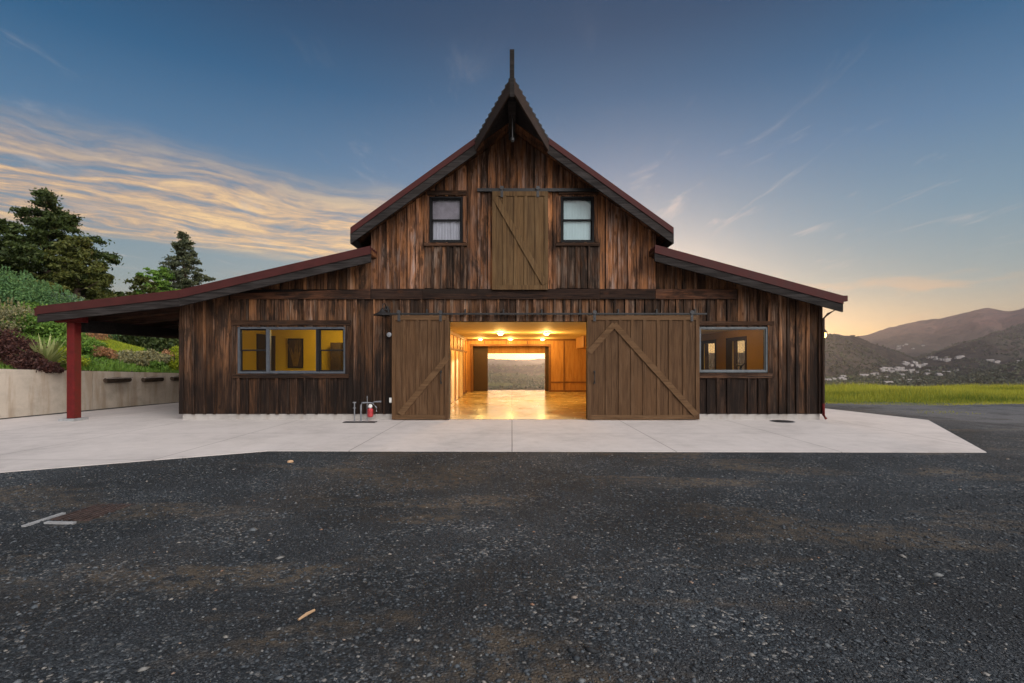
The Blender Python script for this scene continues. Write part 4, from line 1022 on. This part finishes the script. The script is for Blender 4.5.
# ------------------------------------------------------------------ retaining wall and planted slope
W0, W1 = Vector((-14.5, .35)), Vector((-13.46, 6.23))
wd = (W1 - W0).normalized(); wn = Vector((-wd.y, wd.x))          # wn points up the slope, to the left
def wp(s_, o=0.0): q = W0 + wd * s_ + wn * o; return q.x, q.y
def wz(s_): return 1.39 - .26 * s_ / 5.97
rw = thing('retaining_wall', 'low stained concrete retaining wall below the planted slope at the left', 'retaining wall', (0, 0, 0))
a = MB(); cuts = [-14, -7, -2, 2.55, 6.2, 10, 14, 19]
for s0, s1 in zip(cuts, cuts[1:]):
    s1 -= .012; P = []
    for z0_ in (0, 1):
        for (s_, o) in ((s0, 0), (s1, 0), (s1, .25), (s0, .25)):
            x, y = wp(s_, o); P.append((x, y, -.1 if not z0_ else wz(s_)))
    a.hexa(P)
a.build('wall_panel', M['retaining'], rw)
for (pa, pb, py) in ((102, 127, 380.5), (140, 159.5, 379.8), (169, 182, 378.6)):
    def s_of(px_):
        r = (px_ - CX) / F; return (r * (W0.y - CY) - W0.x) / (wd.x - r * wd.y)
    s0, s1 = s_of(pa), s_of(pb); q = MB(); zq = Z(py, wp(s0)[1])
    (x0, y0), (x1, y1) = wp(s0, -.15), wp(s1, -.15)
    q.tube([(x0, y0, zq), ((x0 + x1) / 2, (y0 + y1) / 2, zq + .01), (x1, y1, zq)], [.085, .10, .08], 8); q.build('log_ledge', M['bark'], rw)
    q = MB(); q.bar((x0, y0, zq + .075), (x1, y1, zq + .075), .24, .035); q.build('ledge_board', simple('pale_ledge_board', (.34, .29, .25), .8), rw)
def slope_z(x, y):
    s_ = (x - W0.x) * wd.x + (y - W0.y) * wd.y; o = (x - W0.x) * wn.x + (y - W0.y) * wn.y
    top = 1.37 - .26 * np.clip(s_, -14, 19) / 5.97
    z = top + .085 * np.maximum(o, 0) + 5.0 * np.exp(-((x + 30) ** 2 + (y - 5) ** 2) / 84.5) * np.clip(o / 2, 0, 1) + .12 * fbm(x * .5, y * .5, 8) * np.clip(o, 0, 1)
    return np.where(o > .1, z - .05, top - .4)
so_, oo_ = np.meshgrid(np.linspace(-14, 60, 150), np.concatenate([[.12], np.linspace(.2, 60, 120)]))
sx, sy = W0.x + wd.x * so_ + wn.x * oo_, W0.y + wd.y * so_ + wn.y * oo_
ii = np.arange(sx.size).reshape(sx.shape)
tag(npmesh('hillside', np.stack([sx, sy, slope_z(sx, sy)], -1).reshape(-1, 3), np.stack([ii[:-1, :-1], ii[:-1, 1:], ii[1:, 1:], ii[1:, :-1]], -1).reshape(-1, 4), M['slope'], smooth=True), kind='structure')

def leaves(cent, rad, n, size, aspect=1.6, squash=1.0, up=0.0, shell=.5, tone=None):
    """n diamond leaves spread through each of the clumps"""
    cent = np.asarray(cent, float); k = len(cent); rad = np.broadcast_to(np.asarray(rad, float), (k,))
    u = RNG.normal(size=(k, n, 3)); u /= np.linalg.norm(u, axis=-1, keepdims=True)
    r = RNG.uniform(shell, 1.05, (k, n, 1)) ** .8 if shell >= 0 else np.abs(RNG.normal(0, .62, (k, n, 1)))
    p = (u * r * np.array([1, 1, squash]) * rad[:, None, None] + cent[:, None]).reshape(-1, 3)
    d = RNG.normal(size=p.shape) + np.array([0, 0, up]); d /= np.linalg.norm(d, axis=1, keepdims=True)
    e = np.cross(d, RNG.normal(size=p.shape)); e /= np.linalg.norm(e, axis=1, keepdims=True)
    sz = size * RNG.uniform(.6, 1.4, (len(p), 1))
    v = np.stack([p - d * sz * aspect / 2, p + e * sz / 2, p + d * sz * aspect / 2, p - e * sz / 2], 1)
    ct = RNG.uniform(0, .45, k) if tone is None else np.asarray(tone)
    tn = np.zeros((len(p), 4, 4)); tn[..., 0] = np.clip(np.repeat(ct, n) + RNG.uniform(0, .55, len(p)), 0, 1)[:, None]; tn[..., 1] = (RNG.uniform(0, 1, len(p)) ** 3)[:, None]; tn[..., 3] = 1
    return v.reshape(-1, 3), tn.reshape(-1, 4)
def leafmesh(name, parts, m, parent=None):
    v = np.concatenate([p[0] for p in parts]); tn = np.concatenate([p[1] for p in parts])
    return npmesh(name, v, np.arange(len(v)).reshape(-1, 4), m, parent, tn)

def shrub(name, label, cat, x, y, w_, h_, m, size=.05, n=5000, up=.6, d_=None, clumps=26, spikes=0, group=None, z=None):
    z = float(slope_z(np.array(x), np.array(y))) if z is None else z
    th = thing(name, label, cat, (x, y, z), group)
    d_ = d_ or w_
    ang, rr = RNG.uniform(0, 6.283, clumps), np.sqrt(RNG.uniform(0, 1, clumps)); hh = RNG.uniform(.25, 1, clumps) * np.sqrt(np.maximum(1 - rr ** 2, .06))
    c = np.stack([rr * np.cos(ang) * w_ / 2 * .8, rr * np.sin(ang) * d_ / 2 * .8, hh * h_ * .8], -1)
    parts = [leaves(c, RNG.uniform(.16, .30, clumps) * min(w_, h_ * 1.6), max(20, n // clumps), size, 2.0, .8, up, .2)]
    if spikes:
        ang, rr = RNG.uniform(0, 6.283, spikes), np.sqrt(RNG.uniform(0, 1, spikes))
        c = np.stack([rr * np.cos(ang) * w_ / 2 * .9, rr * np.sin(ang) * d_ / 2 * .9, h_ * .85 * np.sqrt(np.maximum(1 - rr ** 2, .05)) + h_ * .1], -1)
        for q in range(5): parts.append(leaves(c + np.array([0, 0, q * size * 1.2]), size * .6, 4, size * .8, 2.4, 1, 2.0))
    leafmesh('foliage', parts, M[m], th)
    s = MB()
    for k in range(5):
        a_ = k * 1.3; s.tube([(0, 0, -.1), (math.cos(a_) * w_ * .12, math.sin(a_) * d_ * .12, h_ * .3), (math.cos(a_) * w_ * .28, math.sin(a_) * d_ * .28, h_ * .62)], [.03, .02, .008], 5)
    s.build('stem', M['bark'], th)
    return th
def dirpt(px, dd): return (px - CX) / F * dd, dd + CY
def sh(px, dd, *a, **k):
    x, y = dirpt(px, dd); return shrub(*a[:3], x, y, *a[3:], **k)
# the slope above the wall, left of the post
sh(4, 15.1, 'purple_shrub', 'dark purple brown trailing shrub spilling over the concrete wall at the far left', 'shrub', 2.3, .92, 'leaf_purple', size=.045, n=12000, d_=1.4, up=-.1, clumps=60)
x, y = dirpt(40, 14.75)
sh(26, 14.75, 'purple_shrub', 'middle mound of purple brown foliage between the far left one and the yucca', 'shrub', 1.3, .62, 'leaf_purple', size=.045, n=6000, d_=1.0, up=-.4, clumps=40)
sh(48, 14.95, 'purple_shrub', 'low end of purple brown foliage draped down the wall face beside the red post', 'shrub', 1.0, .36, 'leaf_purple', size=.04, n=4500, d_=.7, up=-1.0, clumps=26)
def yucca(px, dd, h_, w_, label, m='leaf_yucca', n=70):
    x, y = dirpt(px, dd); z = float(slope_z(np.array(x), np.array(y)))
    th = thing('yucca', label, 'yucca', (x, y, z)); v, tn = [], []
    for k in range(n):
        a = RNG.uniform(0, 6.283); el = RNG.uniform(.15, 1.45); L_ = h_ * RNG.uniform(.8, 1.1); wv_ = .042
        dr = np.array([math.cos(a) * math.cos(el) * w_ / h_, math.sin(a) * math.cos(el) * w_ / h_, math.sin(el)]); sd = np.array([-math.sin(a), math.cos(a), 0]) * wv_
        p = [np.zeros(3), dr * L_ * .5, dr * L_ + np.array([0, 0, -.12 * L_ * math.cos(el)])]; ws = [.7, 1.0, .05]; tt = RNG.uniform(0, 1)
        for i in range(2):
            v += [p[i] - sd * ws[i], p[i] + sd * ws[i], p[i + 1] + sd * ws[i + 1], p[i + 1] - sd * ws[i + 1]]; tn += [(tt, .2, 0, 1)] * 4
    npmesh('leaf_rosette', np.array(v), np.arange(len(v)).reshape(-1, 4), M[m], th, np.array(tn))
    s = MB(); s.tube([(0, 0, -.1), (0, 0, .12)], [.09, .06], 8); s.build('stem', M['bark'], th)
    return th
yucca(46, 15.45, 1.05, 1.35, 'spiky pale green yucca above the wall left of the red post', n=120)
sh(64, 16.3, 'ground_cover_shrub', 'low yellow green shrub above the wall just left of the red post', 'shrub', 1.3, .62, 'leaf_lime', size=.04, n=3500)
sh(8, 18.3, 'lavender_shrub', 'straw toned grassy shrub above the purple foliage at the far left', 'shrub', 1.8, 1.0, 'leaf_mixed', size=.045, n=4500, up=1.5, spikes=30)
sh(30, 19.0, 'green_shrub', 'dense mid green shrub directly above the yucca', 'shrub', 2.2, 1.25, 'leaf_green', size=.06, n=6500)
sh(56, 19.4, 'green_shrub', 'loose bright green shrub under the left end of the carport roof', 'shrub', 1.6, 1.1, 'leaf_green', size=.055, n=4500)
sh(76, 18.0, 'green_shrub', 'small rounded shrub mostly hidden behind the red post', 'shrub', 1.2, .9, 'leaf_green', size=.05, n=3000)
sh(6, 21.8, 'rosemary_shrub', 'bright rosemary mound on the slope at the left edge below the trees', 'shrub', 3.2, 1.5, 'leaf_rosemary', size=.05, n=13000, up=1.2, spikes=60, clumps=46)
sh(36, 22.8, 'rosemary_shrub', 'broad rosemary mound in the middle of the upper slope', 'shrub', 3.4, 1.45, 'leaf_rosemary', size=.05, n=13000, up=1.2, spikes=90, clumps=46)
sh(62, 23.6, 'rosemary_shrub', 'rosemary mound with grey flower spikes just above the carport roof end', 'shrub', 3.0, 1.35, 'leaf_sage', size=.05, n=11000, up=1.2, spikes=120, clumps=40)
sh(86, 24.6, 'rosemary_shrub', 'low rosemary mound whose top shows above the carport roof beside the tree', 'shrub', 2.8, 1.1, 'leaf_rosemary', size=.05, n=9000, up=1.2, spikes=90, clumps=36)
sh(18, 25.6, 'rosemary_shrub', 'dark rosemary mound at the foot of the large tree', 'shrub', 3.6, 1.5, 'leaf_rosemary', size=.06, n=10000, up=1.0, spikes=90, clumps=40)
# seen under the carport roof
sh(89, 18.9, 'green_shrub', 'leafy green clump on the wall top just right of the red post', 'shrub', 1.3, .62, 'leaf_green', size=.045, n=4500)
sh(99, 18.6, 'pink_tipped_shrub', 'yellow and pink tipped low plant on the wall top under the carport', 'shrub', 1.2, .42, 'leaf_red', size=.04, n=3500)
sh(93, 22.5, 'pink_tipped_shrub', 'upright pink tipped grassy plant behind the leafy clump beside the red post', 'shrub', 1.2, .9, 'leaf_red', size=.045, n=2800, up=2.5)
sh(143, 19.9, 'succulent_shrub', 'mounded grey green succulent bed in the middle of the wall top under the carport', 'shrub', 2.3, .60, 'leaf_mixed', size=.05, n=7500, clumps=34)
sh(157, 19.5, 'succulent_shrub', 'trailing dark green plant at the right end of the succulent bed', 'shrub', .8, .42, 'leaf_green', size=.04, n=2400)
sh(176, 20.6, 'green_shrub', 'bright green shrub beside the left corner of the barn wall', 'shrub', 1.3, 1.15, 'leaf_lime', size=.05, n=4500, up=1.0)
sh(168, 21.4, 'pink_tipped_shrub', 'ochre tipped shrub beside the bright green shrub at the barn corner', 'shrub', 1.0, .7, 'leaf_red', size=.045, n=2500)
for px_, dd, mname, lab, ww, hh in ((98, 29.5, 'leaf_sage', 'grey green hedge shrub behind the lawn, left end under the carport', 3.6, 2.3), (118, 30.0, 'leaf_sage', 'wide blue green hedge shrub behind the middle of the lawn', 3.8, 2.2), (137, 30.2, 'leaf_rosemary', 'dark hedge shrub right of the blue green hedge behind the lawn', 3.6, 2.1),
                                    (155, 29.6, 'leaf_oak', 'nearly black hedge shrub behind the succulent bed', 3.6, 2.4), (172, 30.4, 'leaf_oak', 'dark hedge shrub behind the bright shrub at the barn corner', 3.8, 2.6), (82, 29.0, 'leaf_oak', 'dark hedge shrub seen just right of the red post', 3.0, 2.6)):
    sh(px_, dd, 'hedge_shrub', lab, 'shrub', ww, hh, mname, size=.11, n=6500, clumps=34)
# lawn patch between the wall plants and the hedge
def blades(name, n, xs, ys, zs, h_, wv_, m, lean=.35, kind='stuff', dry=None):
    a = RNG.uniform(0, 6.283, n); hh = h_ * RNG.uniform(.45, 1.25, n)
    base = np.stack([xs, ys, zs], -1); side = np.stack([np.cos(a), np.sin(a), 0 * a], -1) * wv_; la = RNG.uniform(0, 6.283, n); ln = RNG.uniform(0, lean, n)
    tip = base + np.stack([np.cos(la) * ln * hh, np.sin(la) * ln * hh, hh], -1)
    v = np.stack([base - side, base + side, tip], 1).reshape(-1, 3)
    tn = np.zeros((n, 3, 4)); tn[..., 0] = (np.clip(.5 + 1.6 * fbm(xs * .45, ys * .45, 77), 0, 1) * .5 + RNG.uniform(0, .5, n))[:, None]; tn[..., 1] = (RNG.uniform(0, 1, n) ** 2)[:, None]; tn[..., 3] = 1
    if dry is not None: tn[..., 1] = np.clip(tn[..., 1] + dry[:, None], 0, 1); tn[..., 0] = np.clip(tn[..., 0] + .9 * (fbm(xs * .10, ys * .45, 63) * 1.8)[:, None] + .3 * dry[:, None], 0, 1)
    return tag(npmesh(name, v, np.arange(n * 3).reshape(-1, 3), M[m], tint=tn.reshape(-1, 4)), kind=kind)
n = 26000; dd = RNG.uniform(19.8, 28.0, n); pp = RNG.uniform(92, 142, n) + (dd - 23) * .6
lx, ly = (pp - CX) / F * dd, dd + CY
blades('lawn', n, lx, ly, slope_z(lx, ly), .12, .016, 'leaf_lime', .8)

n = 70000; os_ = RNG.uniform(-13, 13, n); oo = RNG.uniform(.1, 1, n) ** 1.6 * 9.0 + .12
lx, ly = W0.x + wd.x * os_ + wn.x * oo, W0.y + wd.y * os_ + wn.y * oo
blades('ground_cover', n, lx, ly, slope_z(lx, ly) - .02, .13, .03, 'leaf_green', 1.3)

# ---- trees
def broad_tree(name, label, x, y, z, h_, w_, m, nl, lsize, seed, limbs=26, cone=.75, low=.12, m2=None):
    rg = random.Random(seed); th = thing(name, label, 'tree', (x, y, z))
    tr = MB(); tr.tube([(0, 0, -.5), (.1, .05, h_ * .3), (-.05, .1, h_ * .62), (.05, 0, h_ * .93)], [.30, .24, .14, .03], 9, (.5, .5, .5))
    cs, rs, tones = [], [], []
    for k in range(limbs):
        f = low + (1 - low) * (k + .5) / limbs; a = k * 2.4 + rg.uniform(-.4, .4)
        L_ = w_ / 2 * (1 - f) ** cone * rg.uniform(.52, 1.15) + .25; z0 = f * h_ * .93
        e = Vector((math.cos(a) * L_, math.sin(a) * L_, z0 + L_ * rg.uniform(.02, .38)))
        tr.tube([(0, 0, z0), (e.x * .5, e.y * .5, z0 + (e.z - z0) * .4), tuple(e)], [.075 * (1.2 - f), .045 * (1.2 - f), .012], 5)
        tone = rg.uniform(0, .42)
        for q in range(max(3, int(L_ * 4.2))):
            u = rg.uniform(.35, 1.05); sp_ = L_ * .20
            cs.append((e.x * u + rg.gauss(0, sp_), e.y * u + rg.gauss(0, sp_), z0 + (e.z - z0) * u + rg.gauss(0, .22) + .1)); rs.append(rg.uniform(.24, .54) * (w_ / 8.5) ** .4); tones.append(max(0, tone + rg.uniform(-.12, .2)))
    for q in range(5): cs.append((rg.gauss(0, .18), rg.gauss(0, .18), h_ * rg.uniform(.92, 1.0))); rs.append(.3); tones.append(.2)
    per = max(12, nl // len(cs))
    tr.build('trunk', M['bark'], th, smooth=True)
    leafmesh('crown', [leaves(cs, rs, per, lsize * .74, 2.3, .48, .25, -1, tones)], M[m], th)
    return th
def tree_at(px_, dd, zb, top_py, w_, *a, **k):
    x, y = dirpt(px_, dd); h_ = EYE + (HY - top_py) * dd / F - zb
    return broad_tree(a[0], a[1], x, y, zb, h_, w_, *a[2:], **k)
tree_at(46, 35, 4.2, 189, 9.6, 'broadleaf_tree', 'tallest dark tree at the left, with a pointed ragged crown above the slope', 'leaf_oak', 80000, .15, 3, limbs=50, cone=.80, low=.06)
tree_at(76, 34, 3.9, 236, 5.6, 'broadleaf_tree', 'olive green tree leaning out at the right side of the tallest dark tree', 'leaf_oak_olive', 44000, .14, 8, limbs=36, cone=.6, low=.08)
tree_at(-6, 33, 4.4, 216, 5.8, 'broadleaf_tree', 'dark tree cut off by the left edge of the picture', 'leaf_oak', 44000, .15, 12, limbs=38, cone=.45, low=.05)
tree_at(100, 38, 3.6, 268, 3.6, 'broadleaf_tree', 'small dark tree on the right flank of the tree group at the left', 'leaf_oak', 8000, .17, 18, limbs=20, cone=.6, low=.05)
tree_at(184, 44, 3.0, 233, 5.4, 'conifer_tree', 'pointed grey green pine rising behind the carport roof', 'leaf_pine', 40000, .14, 21, limbs=44, cone=.60, low=.22)
tree_at(160, 41, 3.0, 268, 5.0, 'broadleaf_tree', 'low green tree beside the pine behind the carport roof', 'leaf_green', 16000, .14, 25, limbs=26, cone=.4, low=.3)
tree_at(143, 40, 2.6, 276, 3.4, 'broadleaf_tree', 'lowest dark bushy tree at the left of the pine behind the carport roof', 'leaf_oak_olive', 6000, .17, 29, limbs=18, cone=.4, low=.2)

# ------------------------------------------------------------------ grass verge at the right
n = 150000
gy = RNG.uniform(4.3, 16.2, n); gx = RNG.uniform(9.5, 42, n)
edge = 4.55 + .35 * np.sin(gx * .7) + .8 * fbm(gx * .6, gy * 0 + 2, 4) + np.clip((12.5 - gx) * .25, 0, 2) - np.clip(gx - 17, 0, 8) * .035
keep = gy > edge + RNG.exponential(.12, n); gx, gy = gx[keep], gy[keep]; n = len(gx)
gg = np.clip((gy - 4.8) / 3, .25, 1)
blades('grass_verge', n, gx, gy, np.full(n, -.04) - .12 * np.maximum(gy - 15.7, 0) * 1.0 + .0, .24 * gg * (1 + 2.2 * fbm(gx * .35, gy * .35, 14)) * RNG.uniform(.6, 1.25, n), .014, 'grass', .6, dry=np.clip(1.1 - (gy - edge[keep]) / .9, 0, 1) * .9)
n = 1500; gx = RNG.uniform(10.6, 20, n); gy = 1.9 + .18 * (gx - 10.6) * 0 + .55 * RNG.normal(0, .5, n) + .4 * fbm(gx, gy[:n] * 0, 3)
keep = (gx > 12.6) & (gx < 14.6) & (RNG.uniform(0, 1, 1500) < .45); gx, gy = gx[keep], gy[keep]
blades('sparse_grass', len(gx), gx, gy, np.full(len(gx), -.03), .05, .012, 'grass', 1.2)

# ------------------------------------------------------------------ the far valley
# far woodland that reads as one mass
n = 11000; r_ = RNG.uniform(-.35, 1.3, n); r_[n // 3:] = RNG.uniform(.58, 1.2, n - n // 3); dd = 520 + 2000 * RNG.uniform(0, 1, n) ** 1.3
x, y = r_ * dd, dd + CY; dens = fbm(x / 160, y / 160, 51, 3); keep = dens > -.10; x, y = x[keep], y[keep]; z = hz(x, y)
lv = leaves(np.stack([x, y, z + 3.2], -1), RNG.uniform(3.0, 6.5, len(x)), 12, 4.6, 1.2, .85, 0, .1)
tag(leafmesh('far_woods', [lv], M['leaf_far']), kind='stuff')
def house(x, y, z, w_, d_, h_, rot, label, roofm='house_roof', proto={}):
    th = thing('house', label, 'house', (x, y, z), 'pale houses in the far valley'); th.rotation_euler[2] = rot
    a = MB(); a.box(-w_ / 2, w_ / 2, -d_ / 2, d_ / 2, -3, h_); a.poly([(-w_ / 2, -d_ / 2, h_), (-w_ / 2, d_ / 2, h_), (-w_ / 2, 0, h_ + d_ * .25)], [(0, 1, 2)]); a.poly([(w_ / 2, -d_ / 2, h_), (w_ / 2, d_ / 2, h_), (w_ / 2, 0, h_ + d_ * .25)], [(2, 1, 0)]); a.build('wall', M['house_wall'], th)
    a = MB()
    for sg in (-1, 1): a.poly([(-w_ / 2 - .5, sg * (d_ / 2 + .6), h_ - .3), (w_ / 2 + .5, sg * (d_ / 2 + .6), h_ - .3), (w_ / 2 + .5, 0, h_ + d_ * .25 + .05), (-w_ / 2 - .5, 0, h_ + d_ * .25 + .05)], [(0, 1, 2, 3)])
    a.build('roof', M[roofm], th)
HL = 'small pale house among dark trees on the far valley floor'
hs = random.Random(5)
def on_land(px_, py_):
    dd = np.linspace(500, 4400, 1400); x = (px_ - CX) / F * dd; zr = EYE + (HY - py_) * dd / F
    hit = np.nonzero(hz(x, dd + CY) >= zr)[0]
    k = hit[0] if len(hit) else 700
    return x[k], dd[k] + CY
CL_ = [(893, 370.5, 13, 2.0, 17), (915, 365, 11, 3, 13), (939, 360, 10, 2.2, 9), (959, 358, 5, 1.2, 4), (826, 383, 7, 2, 4), (862, 386, 9, 2, 8), (872, 375.5, 9, 1.5, 5), (930, 373.5, 30, 2.5, 13), (912, 347, 14, 2.5, 9), (995, 362, 6, 1.0, 3), (1018, 362, 5, 1.0, 3), (845, 378, 14, 2.5, 4), (900, 381, 30, 3, 8)]
for cx_, cy_, sx_, sy_, cnt in CL_:
    for k in range(cnt):
        x, y = on_land(cx_ + hs.uniform(-sx_, sx_), cy_ + hs.uniform(-sy_, sy_)); z = float(hz(np.array([x]), np.array([y]))[0])
        big = hs.random() < .3; f_ = .6 + .4 * min(1, y / 1900)
        house(x, y, z, hs.uniform(11, 19) * (1.7 if big else 1) * f_, hs.uniform(8, 12) * f_, hs.uniform(3.2, 5.5) * f_, hs.uniform(-.5, .5), HL)
